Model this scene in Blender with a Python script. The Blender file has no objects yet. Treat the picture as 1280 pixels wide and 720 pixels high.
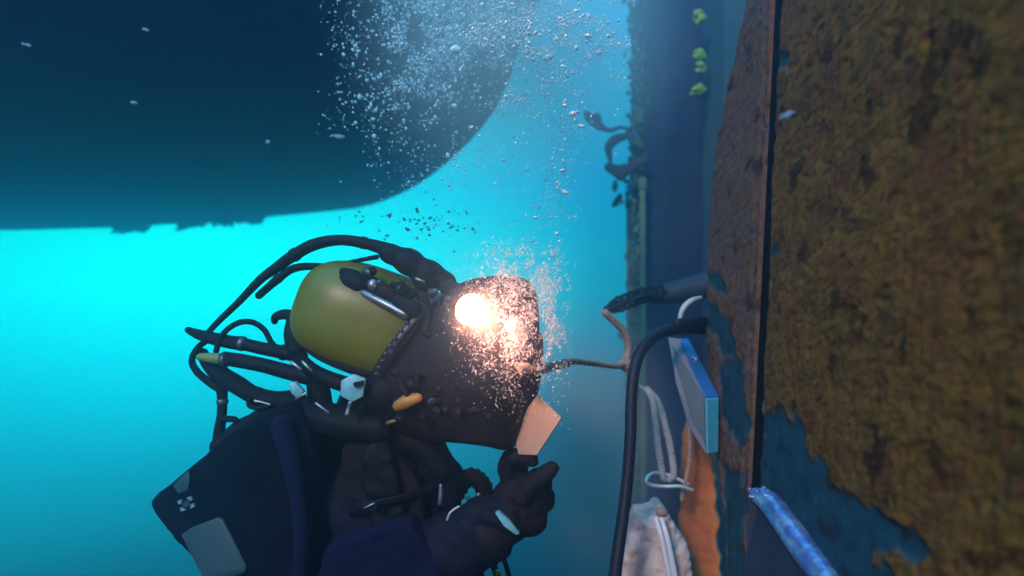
import bpy, bmesh, math, random
import numpy as np
from mathutils import Vector, Matrix, Euler

S = bpy.context.scene
COL = S.collection
R = math.radians
F = 834.0                      # focal length in photo pixels (1280 wide)

# ------------------------------------------------------------------ camera
cam = bpy.data.objects.new('camera', bpy.data.cameras.new('camera'))
COL.objects.link(cam)
cam.data.sensor_width = 36.0
cam.data.lens = 36.0 * F / 1280.0
cam.location = (0, 0, 0)
cam.rotation_euler = (R(90), 0, 0)
cam.data.clip_start = 0.02
cam.data.clip_end = 400
cam.data.dof.use_dof = True
cam.data.dof.focus_distance = 1.22
cam.data.dof.aperture_fstop = 2.1
S.camera = cam

# ------------------------------------------------------------------ render set-up
S.view_settings.view_transform = 'Standard'
S.view_settings.look = 'None'
S.view_settings.exposure = 0.0
S.view_settings.gamma = 1.0
S.render.engine = 'CYCLES'
S.cycles.use_denoising = True
S.cycles.max_bounces = 6
S.cycles.diffuse_bounces = 2
S.cycles.glossy_bounces = 3
S.cycles.transmission_bounces = 4
S.cycles.transparent_max_bounces = 24
S.cycles.volume_bounces = 1
S.cycles.caustics_reflective = False
S.cycles.caustics_refractive = False
S.cycles.sample_clamp_indirect = 4.0

# ------------------------------------------------------------------ open water light (world)
W = bpy.data.worlds.new('World')
S.world = W
W.use_nodes = True
nt = W.node_tree
nt.nodes.clear()
def wn(t, **k):
    n = nt.nodes.new(t)
    for a, b in k.items(): setattr(n, a, b)
    return n
tc = wn('ShaderNodeTexCoord')
sep = wn('ShaderNodeSeparateXYZ')
nt.links.new(tc.outputs['Generated'], sep.inputs[0])
mr = wn('ShaderNodeMapRange')
mr.inputs['From Min'].default_value = -1; mr.inputs['From Max'].default_value = 1
nt.links.new(sep.outputs['Z'], mr.inputs['Value'])
def fill_ramp(n, stops):
    cr = n.color_ramp
    cr.interpolation = 'EASE' if len(stops) < 3 else 'LINEAR'
    while len(cr.elements) < len(stops): cr.elements.new(0.5)
    for e, (p, c) in zip(cr.elements, stops):
        e.position = p
        e.color = (c[0], c[1], c[2], 1) if len(c) == 3 else c
ramp = wn('ShaderNodeValToRGB')
VZ = [(-1, (.003, .01, .03)), (-.45, (.006, .09, .12)), (-.34, (.006, .29, .34)), (-.24, (.005, .88, .86)), (-.10, (.004, 2.4, 2.1)),
      (.0, (.002, 3.9, 3.0)), (.07, (.002, 3.9, 3.1)), (.2, (.006, 2.7, 2.7)),
      (.38, (.04, 1.3, 2.2)), (1, (.16, 1.6, 2.5))]
fill_ramp(ramp, [((z + 1) / 2, c) for z, c in VZ])
nt.links.new(mr.outputs[0], ramp.inputs[0])
dot = wn('ShaderNodeVectorMath', operation='DOT_PRODUCT')
bd = Vector((-.55, .83, 0)).normalized()
dot.inputs[1].default_value = bd
nt.links.new(tc.outputs['Generated'], dot.inputs[0])
az = wn('ShaderNodeValToRGB')
fill_ramp(az, [(0.0, (.06, .06, .08)), (.5, (.07, .07, .10)), (.80, (.10, .10, .13)), (.88, (.18, .18, .21)), (.92, (.41, .40, .42)), (.98, (.78, .78, .80)), (1.0, (1.0, 1.0, 1.0))])
mr2 = wn('ShaderNodeMapRange')
mr2.inputs['From Min'].default_value = -1; mr2.inputs['From Max'].default_value = 1
nt.links.new(dot.outputs['Value'], mr2.inputs['Value'])
nt.links.new(mr2.outputs[0], az.inputs[0])
# towards the surface overhead the light is stronger whatever the bearing
zt = wn('ShaderNodeMapRange', interpolation_type='SMOOTHSTEP')
zt.inputs['From Min'].default_value = .15; zt.inputs['From Max'].default_value = .70
nt.links.new(sep.outputs['Z'], zt.inputs['Value'])
azm = wn('ShaderNodeMix', data_type='RGBA')
nt.links.new(zt.outputs[0], azm.inputs[0]); nt.links.new(az.outputs[0], azm.inputs[6])
azm.inputs[7].default_value = (1, 1, 1, 1)
mul = wn('ShaderNodeMix', data_type='RGBA', blend_type='MULTIPLY')
mul.inputs[0].default_value = 1
nt.links.new(ramp.outputs[0], mul.inputs[6]); nt.links.new(azm.outputs[2], mul.inputs[7])
bgn = wn('ShaderNodeBackground'); bgn.inputs[1].default_value = 1.0
nt.links.new(mul.outputs[2], bgn.inputs[0])
wo = wn('ShaderNodeOutputWorld')
nt.links.new(bgn.outputs[0], wo.inputs['Surface'])

# ------------------------------------------------------------------ daylight from above and behind the camera
sun = bpy.data.objects.new('sun', bpy.data.lights.new('sun', 'SUN'))
COL.objects.link(sun)
sun.data.energy = 3.6
sun.data.angle = R(10)
sun.data.color = (1.0, .76, .62)
sun_from = Vector((-.37, -.84, .50)).normalized()
sun.rotation_euler = sun_from.to_track_quat('Z', 'Y').to_euler()

# ================================================================== helpers
def P(px, py, Y):
    return Vector(((px - 640) / F * Y, Y, (360 - py) / F * Y))

def m_per_px(Y): return Y / F

def mat(name, base, rough=.6, metal=0, noise=None, bump=None, emit=None, strength=0, spec=None):
    """noise = (scale, colour2, low, high[, stretch]) ; bump = (scale, strength, distance)"""
    m = bpy.data.materials.new(name)
    m.use_nodes = True
    t = m.node_tree
    b = t.nodes['Principled BSDF']
    b.inputs['Base Color'].default_value = (*base, 1)
    b.inputs['Roughness'].default_value = rough
    b.inputs['Metallic'].default_value = metal
    if spec is not None: b.inputs['Specular IOR Level'].default_value = spec
    co = t.nodes.new('ShaderNodeTexCoord')
    if noise:
        mp = t.nodes.new('ShaderNodeMapping')
        t.links.new(co.outputs['Object'], mp.inputs[0])
        if len(noise) > 4: mp.inputs['Scale'].default_value = noise[4]
        n = t.nodes.new('ShaderNodeTexNoise')
        n.inputs['Scale'].default_value = noise[0]
        n.inputs['Detail'].default_value = 6
        n.inputs['Roughness'].default_value = .6
        t.links.new(mp.outputs[0], n.inputs['Vector'])
        r = t.nodes.new('ShaderNodeValToRGB')
        r.color_ramp.elements[0].position = noise[2]; r.color_ramp.elements[1].position = noise[3]
        r.color_ramp.elements[0].color = (*base, 1); r.color_ramp.elements[1].color = (*noise[1], 1)
        t.links.new(n.outputs['Fac'], r.inputs[0])
        t.links.new(r.outputs[0], b.inputs['Base Color'])
        m['ramp'] = 1
    if bump:
        n2 = t.nodes.new('ShaderNodeTexNoise')
        n2.inputs['Scale'].default_value = bump[0]; n2.inputs['Detail'].default_value = 5
        t.links.new(co.outputs['Object'], n2.inputs['Vector'])
        bp = t.nodes.new('ShaderNodeBump')
        bp.inputs['Strength'].default_value = bump[1]; bp.inputs['Distance'].default_value = bump[2]
        t.links.new(n2.outputs['Fac'], bp.inputs['Height'])
        t.links.new(bp.outputs[0], b.inputs['Normal'])
    if emit:
        b.inputs['Emission Color'].default_value = (*emit, 1)
        b.inputs['Emission Strength'].default_value = strength
    return m

def link(name, me, m=None, parent=None, smooth=True):
    o = bpy.data.objects.new(name, me)
    COL.objects.link(o)
    if m: me.materials.append(m)
    if smooth: me.shade_smooth()
    if parent:
        o.parent = parent
        o.matrix_parent_inverse = Matrix.Translation(-world_loc(parent))
    return o

def world_loc(o):
    v = o.location.copy()
    while o.parent: o = o.parent; v += Vector((0, 0, 0))
    return v if o.type == 'EMPTY' else Vector((0, 0, 0))

def obj(name, bm, m=None, parent=None, smooth=True):
    me = bpy.data.meshes.new(name)
    bmesh.ops.recalc_face_normals(bm, faces=bm.faces)
    bm.to_mesh(me); bm.free()
    return link(name, me, m, parent, smooth)

def tag(o, label=None, cat=None, group=None, kind=None):
    if label: o['label'] = label
    if cat: o['category'] = cat
    if group: o['group'] = group
    if kind: o['kind'] = kind
    return o

def thing(name, label, cat, loc, group=None):
    o = bpy.data.objects.new(name, None)
    o.empty_display_size = .05
    COL.objects.link(o)
    o.location = loc
    return tag(o, label, cat, group)

def catmull(pts, n=8):
    pts = [Vector(p) for p in pts]
    if len(pts) < 3:
        return [pts[0].lerp(pts[1], i / n) for i in range(n + 1)]
    out = []
    q = [pts[0] * 2 - pts[1]] + pts + [pts[-1] * 2 - pts[-2]]
    for i in range(1, len(q) - 2):
        a, b, c, d = q[i - 1], q[i], q[i + 1], q[i + 2]
        for k in range(n):
            t = k / n
            out.append(.5 * ((2 * b) + (c - a) * t + (2 * a - 5 * b + 4 * c - d) * t * t + (3 * b - a - 3 * c + d) * t ** 3))
    out.append(pts[-1])
    return out

def tube(bm, pts, rad, seg=12, n=8, smooth=True, cap=True, flat=1.0, ridge=0, flat_dir=None):
    """pts: list of Vectors; rad: number or list per control point. Rounded ends."""
    if not isinstance(rad, (list, tuple)): rad = [rad] * len(pts)
    path = catmull(pts, n) if smooth else [Vector(p) for p in pts]
    m = len(path)
    rr = []
    for i in range(m):
        t = i / (m - 1) * (len(rad) - 1)
        k = min(int(t), len(rad) - 2)
        rr.append(rad[k] + (rad[k + 1] - rad[k]) * (t - k))
    if cap:
        d0 = (path[0] - path[1]).normalized(); d1 = (path[-1] - path[-2]).normalized()
        path = [path[0] + d0 * rr[0] * .55] + path + [path[-1] + d1 * rr[-1] * .55]
        rr = [rr[0] * .55] + rr + [rr[-1] * .55]
    up = flat_dir or Vector((0, 1, 0))
    rings = []
    nrm = None
    for i, p in enumerate(path):
        tn = (path[min(i + 1, len(path) - 1)] - path[max(i - 1, 0)]).normalized()
        if nrm is None:
            nrm = up - tn * up.dot(tn)
            if nrm.length < .1: nrm = Vector((1, 0, 0)) - tn * tn.x
        nrm = (nrm - tn * nrm.dot(tn)).normalized()
        bn = tn.cross(nrm)
        r = rr[i]
        if ridge and i % 2: r *= 1 - ridge
        rings.append([bm.verts.new(p + nrm * (math.cos(a) * r * flat) + bn * (math.sin(a) * r))
                      for a in [2 * math.pi * k / seg for k in range(seg)]])
    for a, b in zip(rings, rings[1:]):
        for k in range(seg):
            bm.faces.new((a[k], a[(k + 1) % seg], b[(k + 1) % seg], b[k]))
    bm.faces.new(rings[0][::-1]); bm.faces.new(rings[-1])
    return bm

def tube_obj(name, pts, rad, m, parent=None, **k):
    return obj(name, tube(bmesh.new(), pts, rad, **k), m, parent)

def ball(bm, c, r, rot=None, seg=20, rings=12):
    r = (r, r, r) if isinstance(r, (int, float)) else r
    M = Matrix.Translation(c)
    if rot: M = M @ Euler(rot).to_matrix().to_4x4()
    M = M @ Matrix.Diagonal((*r, 1))
    bmesh.ops.create_uvsphere(bm, u_segments=seg, v_segments=rings, radius=1, matrix=M)
    return bm

def box(bm, c, size, rot=None, bev=0.0, M0=None):
    M = M0 if M0 is not None else Matrix.Translation(c) @ (Euler(rot).to_matrix().to_4x4() if rot else Matrix())
    g = bmesh.ops.create_cube(bm, size=1, matrix=M @ Matrix.Diagonal((*size, 1)))
    if bev:
        es = list({e for v in g['verts'] for e in v.link_edges})
        bmesh.ops.bevel(bm, geom=es, offset=bev, segments=2, affect='EDGES', profile=.6)
    return bm

def prism(bm, pts, push, bev=0.0, seg=2):
    """closed polygon of Vectors, pushed by a vector; bevelled edges"""
    a = [bm.verts.new(p) for p in pts]
    b = [bm.verts.new(Vector(p) + push) for p in pts]
    n = len(pts)
    fs = [bm.faces.new(a), bm.faces.new(b[::-1])]
    for i in range(n):
        fs.append(bm.faces.new((a[i], b[i], b[(i + 1) % n], a[(i + 1) % n])))
    if bev:
        es = list({e for f in fs for e in f.edges})
        bmesh.ops.bevel(bm, geom=es, offset=bev, segments=seg, affect='EDGES', profile=.5)
    return bm

def melt(name, bm, voxel, m, parent=None, smooth=6, disp=None):
    """fuse overlapping closed shapes into one continuous skin"""
    me = bpy.data.meshes.new(name)
    bmesh.ops.recalc_face_normals(bm, faces=bm.faces)
    bm.to_mesh(me); bm.free()
    o = bpy.data.objects.new(name, me)
    COL.objects.link(o)
    md = o.modifiers.new('r', 'REMESH'); md.mode = 'VOXEL'; md.voxel_size = voxel
    ms = o.modifiers.new('s', 'SMOOTH'); ms.iterations = smooth; ms.factor = .6
    dg = bpy.context.evaluated_depsgraph_get()
    me2 = bpy.data.meshes.new_from_object(o.evaluated_get(dg))
    bpy.data.objects.remove(o); bpy.data.meshes.remove(me)
    me2.name = name
    return link(name, me2, m, parent)

# lattice noise --------------------------------------------------------------
def vnoise(x, y, seed):
    rs = np.random.RandomState(seed)
    T = rs.rand(256, 256)
    xi = np.floor(x).astype(int); yi = np.floor(y).astype(int)
    fx = x - xi; fy = y - yi
    fx = fx * fx * (3 - 2 * fx); fy = fy * fy * (3 - 2 * fy)
    a = T[xi % 256, yi % 256]; b = T[(xi + 1) % 256, yi % 256]
    c = T[xi % 256, (yi + 1) % 256]; d = T[(xi + 1) % 256, (yi + 1) % 256]
    return (a * (1 - fx) + b * fx) * (1 - fy) + (c * (1 - fx) + d * fx) * fy
def fbm(x, y, seed, octv=5, gain=.5):
    s = 0; w = 1; tot = 0
    for k in range(octv):
        s = s + w * vnoise(x * 2 ** k + 17.3 * k, y * 2 ** k - 9.1 * k, seed + k)
        tot += w; w *= gain
    return s / tot
def in_poly(px, py, poly):
    inside = np.zeros(px.shape, bool)
    n = len(poly)
    for i in range(n):
        x1, y1 = poly[i]; x2, y2 = poly[(i + 1) % n]
        c = ((y1 > py) != (y2 > py)) & (px < (x2 - x1) * (py - y1) / ((y2 - y1) or 1e-9) + x1)
        inside ^= c
    return inside

# ================================================================== materials
M = {}
M['hull'] = mat('hull_antifouling', (.016, .003, .03), .95, noise=(1.6, (.024, .006, .04), .35, .7), bump=(14, .5, .03))
M['weed_dark'] = mat('weed_dark', (.03, .022, .03), .8, noise=(30, (.06, .035, .04), .4, .7))
M['algae'] = mat('algae_fringe', (.07, .13, .09), .9, noise=(18, (.11, .18, .10), .35, .7), bump=(60, .8, .01))
M['pile'] = mat('pile_steel', (.003, .016, .060), .9, noise=(9, (.010, .012, .030), .35, .75, (1, 1, .35)), bump=(22, .6, .02))
M['pile_teal'] = mat('pile_teal_growth', (.008, .06, .10), .85, noise=(8, (.02, .07, .07), .35, .7, (1, 1, .3)), bump=(40, .6, .01))
M['leaf'] = mat('green_leaf', (.22, .36, .015), .6, noise=(60, (.32, .42, .03), .4, .6))
M['suit'] = mat('suit_black_navy', (.005, .005, .014), .8, noise=(9, (.009, .010, .024), .35, .7), bump=(260, .25, .002), spec=.12)
M['suit_blue'] = mat('suit_blue_cloth', (.0015, .002, .020), .95, noise=(12, (.002, .003, .028), .35, .7), bump=(200, .3, .003), spec=.2)
M['suit_brown'] = mat('harness_brown_cloth', (.012, .006, .009), .9, noise=(20, (.006, .004, .008), .35, .7), bump=(200, .3, .003), spec=.2)
M['glove'] = mat('glove_black', (.006, .004, .009), .75, noise=(30, (.012, .007, .013), .4, .7), bump=(180, .4, .003), spec=.18)
M['pack'] = mat('pack_fabric', (.0025, .003, .010), .85, noise=(7, (.004, .005, .016), .35, .7), bump=(220, .3, .002), spec=.06)
M['patch'] = mat('grey_reflective_patch', (.022, .055, .075), .45, noise=(18, (.035, .08, .10), .3, .75), bump=(300, .2, .001))
M['patch_dim'] = mat('teal_patch', (.012, .05, .07), .6, noise=(24, (.02, .07, .09), .3, .75))
M['emblem'] = mat('emblem_print', (.14, .24, .28), .5)
M['emblem_dark'] = mat('emblem_dark', (.02, .05, .07), .5)
M['rubber'] = mat('black_rubber', (.003, .0035, .007), .65, noise=(30, (.006, .006, .011), .4, .7), spec=.15, bump=(120, .15, .002))
M['rubber_mid'] = mat('hose_dusty_rubber', (.004, .005, .010), .8, spec=.15, noise=(26, (.008, .010, .018), .4, .7), bump=(90, .2, .002))
M['shell'] = mat('helmet_yellow', (.115, .125, .003), .42, noise=(5, (.15, .10, .003), .42, .75), bump=(40, .06, .004))
M['helmet_dark'] = mat('helmet_dark_frame', (.007, .005, .009), .7, spec=.2, noise=(28, (.022, .014, .018), .40, .75), bump=(70, .35, .006))
M['shield'] = mat('shield_scorched', (.005, .003, .006), .6, spec=.2, noise=(22, (.018, .010, .013), .4, .75, (1, 1, .7)), bump=(60, .4, .006))
M['steel'] = mat('worn_steel', (.34, .36, .40), .42, .9, noise=(60, (.16, .17, .20), .4, .7))
M['white'] = mat('pale_plastic', (.45, .52, .56), .45)
M['cyanplate'] = mat('cyan_reflecting_fitting', (.12, .36, .44), .45, noise=(70, (.2, .48, .55), .4, .7))  # cyan reflections of shiny parts are put into this base colour
M['brass'] = mat('worn_brass', (.55, .28, .08), .35, .8, noise=(50, (.35, .15, .05), .4, .7))
M['yellow_bit'] = mat('orange_valve_body', (.40, .17, .03), .5, noise=(40, (.25, .10, .03), .4, .7))
M['greenish'] = mat('green_hose_end', (.12, .20, .07), .6)
M['wood'] = mat('pale_metal_plate', (.32, .19, .13), .6, noise=(14, (.22, .12, .09), .35, .7), bump=(120, .25, .002))
M['rope'] = mat('frayed_rope', (.40, .26, .21), .85, noise=(120, (.22, .15, .13), .4, .65), bump=(240, .8, .003))
M['rope_pale'] = mat('pale_rope', (.42, .38, .38), .85, noise=(120, (.28, .25, .26), .4, .65), bump=(300, .8, .003))
M['wire'] = mat('galvanised_wire', (.8, .8, .82), .35, .4)
M['pane'] = mat('scratched_window_pane', (.07, .13, .15), .3, noise=(40, (.12, .20, .22), .4, .7))
M['dull_steel'] = mat('dull_steel', (.10, .11, .13), .45, .7, noise=(60, (.05, .055, .07), .4, .7))
M['joint_shade'] = mat('black_joint_shade', (.004, .003, .004), .95, spec=.02)  # black stands in for the shade inside the wall joint
M['cable'] = mat('black_cable', (.008, .008, .022), .55, spec=.25)
M['bracket_face'] = mat('bracket_scuffed_face', (.16, .15, .19), .6, noise=(16, (.22, .20, .24), .35, .7), bump=(90, .3, .003))
M['bracket_edge'] = mat('bracket_lit_edge', (.02, .16, .50), .45, noise=(30, (.03, .22, .6), .35, .7))  # the light on the plate's top edge is put into the blue
M['bracket_end'] = mat('bracket_lit_end', (.06, .42, .62), .4, noise=(50, (.09, .5, .7), .35, .7))  # cyan light on the front edge is painted into the colour
M['stub'] = mat('dark_blue_plate', (.010, .013, .036), .7, noise=(12, (.016, .02, .05), .35, .7), bump=(60, .3, .003))
M['bead'] = mat('crumpled_blue_metal', (.16, .26, .66), .38, .75, noise=(45, (.50, .62, .85), .45, .66), bump=(30, .5, .006))
M['orange'] = mat('orange_strip_surface', (.66, .22, .05), .7, noise=(10, (.42, .10, .03), .35, .68, (1, 1, .35)), bump=(70, .5, .006))
M['bag'] = mat('pale_bag', (.72, .56, .54), .6, noise=(13, (.36, .22, .22), .45, .7), bump=(50, .6, .01))
M['bag_band'] = mat('white_band', (.66, .66, .74), .5)
M['flake'] = mat('pale_flake', (.13, .19, .32), .7)
M['speck'] = mat('dark_speck', (.012, .02, .045), .9)

def bubble_mat(name, col, alpha):
    m = bpy.data.materials.new(name); m.use_nodes = True
    t = m.node_tree; t.nodes.clear()
    out = t.nodes.new('ShaderNodeOutputMaterial')
    tr = t.nodes.new('ShaderNodeBsdfTransparent')
    pr = t.nodes.new('ShaderNodeBsdfPrincipled')
    pr.inputs['Base Color'].default_value = (*col, 1)
    pr.inputs['Roughness'].default_value = .045
    pr.inputs['Specular IOR Level'].default_value = 1.0
    mx = t.nodes.new('ShaderNodeMixShader')
    lw = t.nodes.new('ShaderNodeLayerWeight'); lw.inputs[0].default_value = .45
    r = t.nodes.new('ShaderNodeMapRange')
    r.inputs['To Min'].default_value = alpha; r.inputs['To Max'].default_value = 1.0
    t.links.new(lw.outputs['Facing'], r.inputs[0])
    t.links.new(r.outputs[0], mx.inputs[0])
    t.links.new(tr.outputs[0], mx.inputs[1]); t.links.new(pr.outputs[0], mx.inputs[2])
    t.links.new(mx.outputs[0], out.inputs[0])
    return m
M['bubble'] = bubble_mat('air_bubble', (.50, .84, 1.0), .5)
M['bubble_bright'] = bubble_mat('glint_air_bubble', (.80, .96, 1.0), .8)  # paler copy of the air bubble, bright glints put into its colour
M['spatter'] = bubble_mat('fine_spatter', (.9, .72, .68), .6)

# ================================================================== THE SETTING
# ---- ship hull overhead: a flat bottom 0.9 m above the lens whose far corner is rounded
HZ = .90
edge_px = [(-420, 296), (-200, 294), (0, 290), (150, 286), (290, 277), (400, 268), (460, 261), (505, 247), (545, 226), (590, 190), (630, 145),
           (650, 100), (672, 55), (690, 5)]
plan = []
for x, y in edge_px:
    Yd = HZ * F / (360 - y)
    plan.append(Vector(((x - 640) / F * Yd, Yd, 0)))
plan = catmull(plan, 5)
plan += [Vector((.12, 1.98, 0)), Vector((.02, 1.96, 0)), Vector((-2, 1.96, 0)), Vector((-5, 1.96, 0)), Vector((-14, 2.2, 0)), Vector((-15, 6, 0))]
cen = Vector((-4.0, 5.0, 0))
bm = bmesh.new()
prof = [(.955, 0.0), (.975, .012), (.99, .05), (1.0, .14), (1.003, .6), (1.005, 1.0)]
hr = np.random.RandomState(3)
rings = []
for s, h in prof:
    rings.append([bm.verts.new((cen.x + (p.x - cen.x) * s, cen.y + (p.y - cen.y) * s, HZ + h)) for p in plan])
# inner rings over the bottom with slight plate waviness
inner = [bm.verts.new((cen.x + (p.x - cen.x) * .72, cen.y + (p.y - cen.y) * .72, HZ - .012)) for p in plan]
bm.faces.new(inner)
allr = [inner] + rings
for a, b in zip(allr, allr[1:]):
    for k in range(len(plan)):
        bm.faces.new((a[k], a[(k + 1) % len(plan)], b[(k + 1) % len(plan)], b[k]))
bm.faces.new(rings[-1])
hull = obj('ship_hull', bm, M['hull'])
tag(hull, 'huge dark flat-bottomed ship hull overhead with a rounded far corner', 'ship hull')
# weed hanging from the hull's far edge
rnd = random.Random(5)
def weed_fringe(lo, hi, n, label):
    bm = bmesh.new()
    for i in range(n):
        t = rnd.uniform(lo, hi)
        x = t; y = np.interp(t, [e[0] for e in edge_px], [e[1] for e in edge_px])
        Yd = HZ * F / (360 - y) * rnd.uniform(.93, .99)
        b0 = Vector(((x - 640) / F * Yd, Yd, HZ + .01))
        L = rnd.uniform(.02, .11)
        pts = [b0, b0 + Vector((rnd.uniform(-.05, .05), rnd.uniform(-.03, .03), -L * .5)), b0 + Vector((rnd.uniform(-.1, .1), 0, -L))]
        tube(bm, pts, [.05, .04, .02], seg=5, n=3)
    bpts = []
    for x in np.linspace(lo, hi, 6):
        y = np.interp(x, [e[0] for e in edge_px], [e[1] for e in edge_px]); Yd = HZ * F / (360 - y) * .96
        bpts.append(Vector(((x - 640) / F * Yd, Yd, HZ + .012)))
    tube(bm, bpts, .05, seg=6, n=3)
    o = obj('hull_weed', bm, M['weed_dark'])
    return tag(o, label, 'seaweed', 'weed tufts hanging under the hull edge')
weed_fringe(145, 182, 34, 'dark hanging weed tuft at the far left of the hull edge')
weed_fringe(225, 330, 40, 'wider ragged weed tuft hanging from the middle of the hull edge')

# ---- rusty wall on the right ---------------------------------------------------
WA, WB = .479, .0486           # x = WA + WB*z
def wall_Y(px, py): return WA / ((px - 640) / F - WB * (360 - py) / F)
def wall_pt(px, py, off=0.0):
    Y = wall_Y(px, py); v = P(px, py, Y); return v + Vector((-off, 0, 0))
EDGE = [(-200, 950), (-60, 936), (0, 926), (60, 912), (120, 898), (180, 886), (240, 879), (300, 876), (420, 873), (500, 878), (560, 886), (620, 893), (720, 896), (900, 900)]
def edge_Y(z):
    # find Y of the far edge for height z
    Y = np.full_like(z, 1.6)
    for _ in range(12):
        py = 360 - z / Y * F
        px = np.interp(py, [e[0] for e in EDGE], [e[1] for e in EDGE])
        Y = (WA + WB * z) * F / (px - 640)
    return Y
SEAM_Y = 1.29
teal_main = [(945, 490), (965, 508), (982, 512), (1000, 535), (1022, 575), (1048, 612), (1078, 632), (1115, 640), (1140, 655), (1172, 688), (1160, 702), (1120, 690), (1095, 690), (1128, 740), (1100, 800), (940, 800)]
teal_bits = [[(880, 342), (898, 344), (912, 358), (908, 368), (886, 358)], [(893, 380), (908, 394), (918, 424), (926, 466), (920, 470), (905, 436), (886, 408), (882, 386)],
             [(905, 450), (932, 455), (936, 530), (930, 560), (912, 540), (900, 500)], [(908, 580), (930, 585), (932, 740), (905, 740)],
             [(880, 720), (880, 560), (890, 560), (896, 720)],
             [(975, 60), (990, 66), (987, 84), (976, 86)], [(966, 306), (976, 308), (975, 320), (965, 320)], [(958, 150), (968, 150), (966, 165), (957, 165)]]
def wall_grid(ys, zs, name, seed, parent, far=None):
    if far is None:
        YY, ZZ = np.meshgrid(ys, zs)
    else:
        ZZ = np.repeat(zs[:, None], len(ys), 1)
        e = edge_Y(ZZ)
        YY = SEAM_Y + .010 + (e - SEAM_Y - .030) * ys[None, :]
    XX = WA + WB * ZZ
    pyx = 640 + XX / np.maximum(YY, .2) * F; pyy = 360 - ZZ / np.maximum(YY, .2) * F
    wob = (fbm(YY * 26, ZZ * 26, 90, 4) - .5) * 46
    wob2 = (fbm(YY * 26 + 5, ZZ * 26 + 9, 95, 4) - .5) * 46
    paint = np.zeros(XX.shape)
    for poly in [teal_main] + teal_bits:
        k = 1.0 if poly is teal_main else .4
        paint = np.maximum(paint, in_poly(pyx + wob * k, pyy + wob2 * k, poly).astype(float))
    # soften
    for _ in range(2):
        paint = (paint + np.roll(paint, 1, 0) + np.roll(paint, -1, 0) + np.roll(paint, 1, 1) + np.roll(paint, -1, 1)) / 5
    # growth relief: ridged lumps, slanted a little
    sl = ZZ + .35 * YY
    n1 = fbm(YY * 26 + sl * 4, sl * 52, seed, 5, .55)
    n2 = 1 - np.abs(fbm(YY * 52 + 3, sl * 92, seed + 20, 4, .55) * 2 - 1)
    n3 = fbm(YY * 70, sl * 150, seed + 40, 3, .5)
    big = fbm(YY * 5, ZZ * 5, seed + 60, 3)
    rel = .008 * (n1 - .4) + .0055 * (n2 - .75) + .0012 * (n3 - .5) + .012 * (big - .5)
    if far is not None: rel *= .9
    hgt = rel * (1 - .90 * paint) + .0045 * (1 - paint)
    # fade the relief at the outer ends so the growth meets the seam cleanly
    X = XX - hgt
    # round the lips next to the joint and at the far edge
    if far is None:
        d = np.clip((SEAM_Y - .030 - YY) / .035, 0, 1); X = XX - hgt * (1 - (1 - d) ** 2) + (1 - d) ** 2 * .010
    else:
        d = np.clip((YY - SEAM_Y - .030) / .018, 0, 1); X = X + (1 - d) ** 2 * .004
        d2 = np.clip((edge_Y(ZZ) - YY) / .10, 0, 1); X = X + (1 - d2) ** 2 * .05
    ny, nz = X.shape[1], X.shape[0]
    co = np.stack([X, YY, ZZ], -1).reshape(-1, 3)
    i = np.arange(nz * ny).reshape(nz, ny)
    f = np.stack([i[:-1, :-1], i[:-1, 1:], i[1:, 1:], i[1:, :-1]], -1).reshape(-1, 4)
    # back side for real thickness
    bx = co.copy().reshape(nz, ny, 3)
    per = np.concatenate([i[0, :], i[1:, -1], i[-1, -2::-1], i[-2:0:-1, 0]])
    back = co[per].copy(); back[:, 0] += .12
    nb = len(co)
    co2 = np.concatenate([co, back])
    k = np.arange(len(per)); k2 = (k + 1) % len(per)
    side = np.stack([per[k], nb + k, nb + k2, per[k2]], -1)
    me = bpy.data.meshes.new(name)
    fl = [tuple(q) for q in f] + [tuple(q) for q in side] + [tuple(nb + k)]
    me.from_pydata([tuple(c) for c in co2], [], [tuple(int(a) for a in q) for q in fl])
    at = me.attributes.new('paint', 'FLOAT', 'POINT')
    at.data.foreach_set('value', np.concatenate([paint.ravel(), np.zeros(len(back))]).astype(np.float32))
    lo = me.attributes.new('lump', 'FLOAT', 'POINT')
    lo.data.foreach_set('value', np.concatenate([np.clip(.6 * n1 + .4 * n2, 0, 1).ravel(), np.zeros(len(back)) + .5]).astype(np.float32))
    me.update()
    return me

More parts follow.
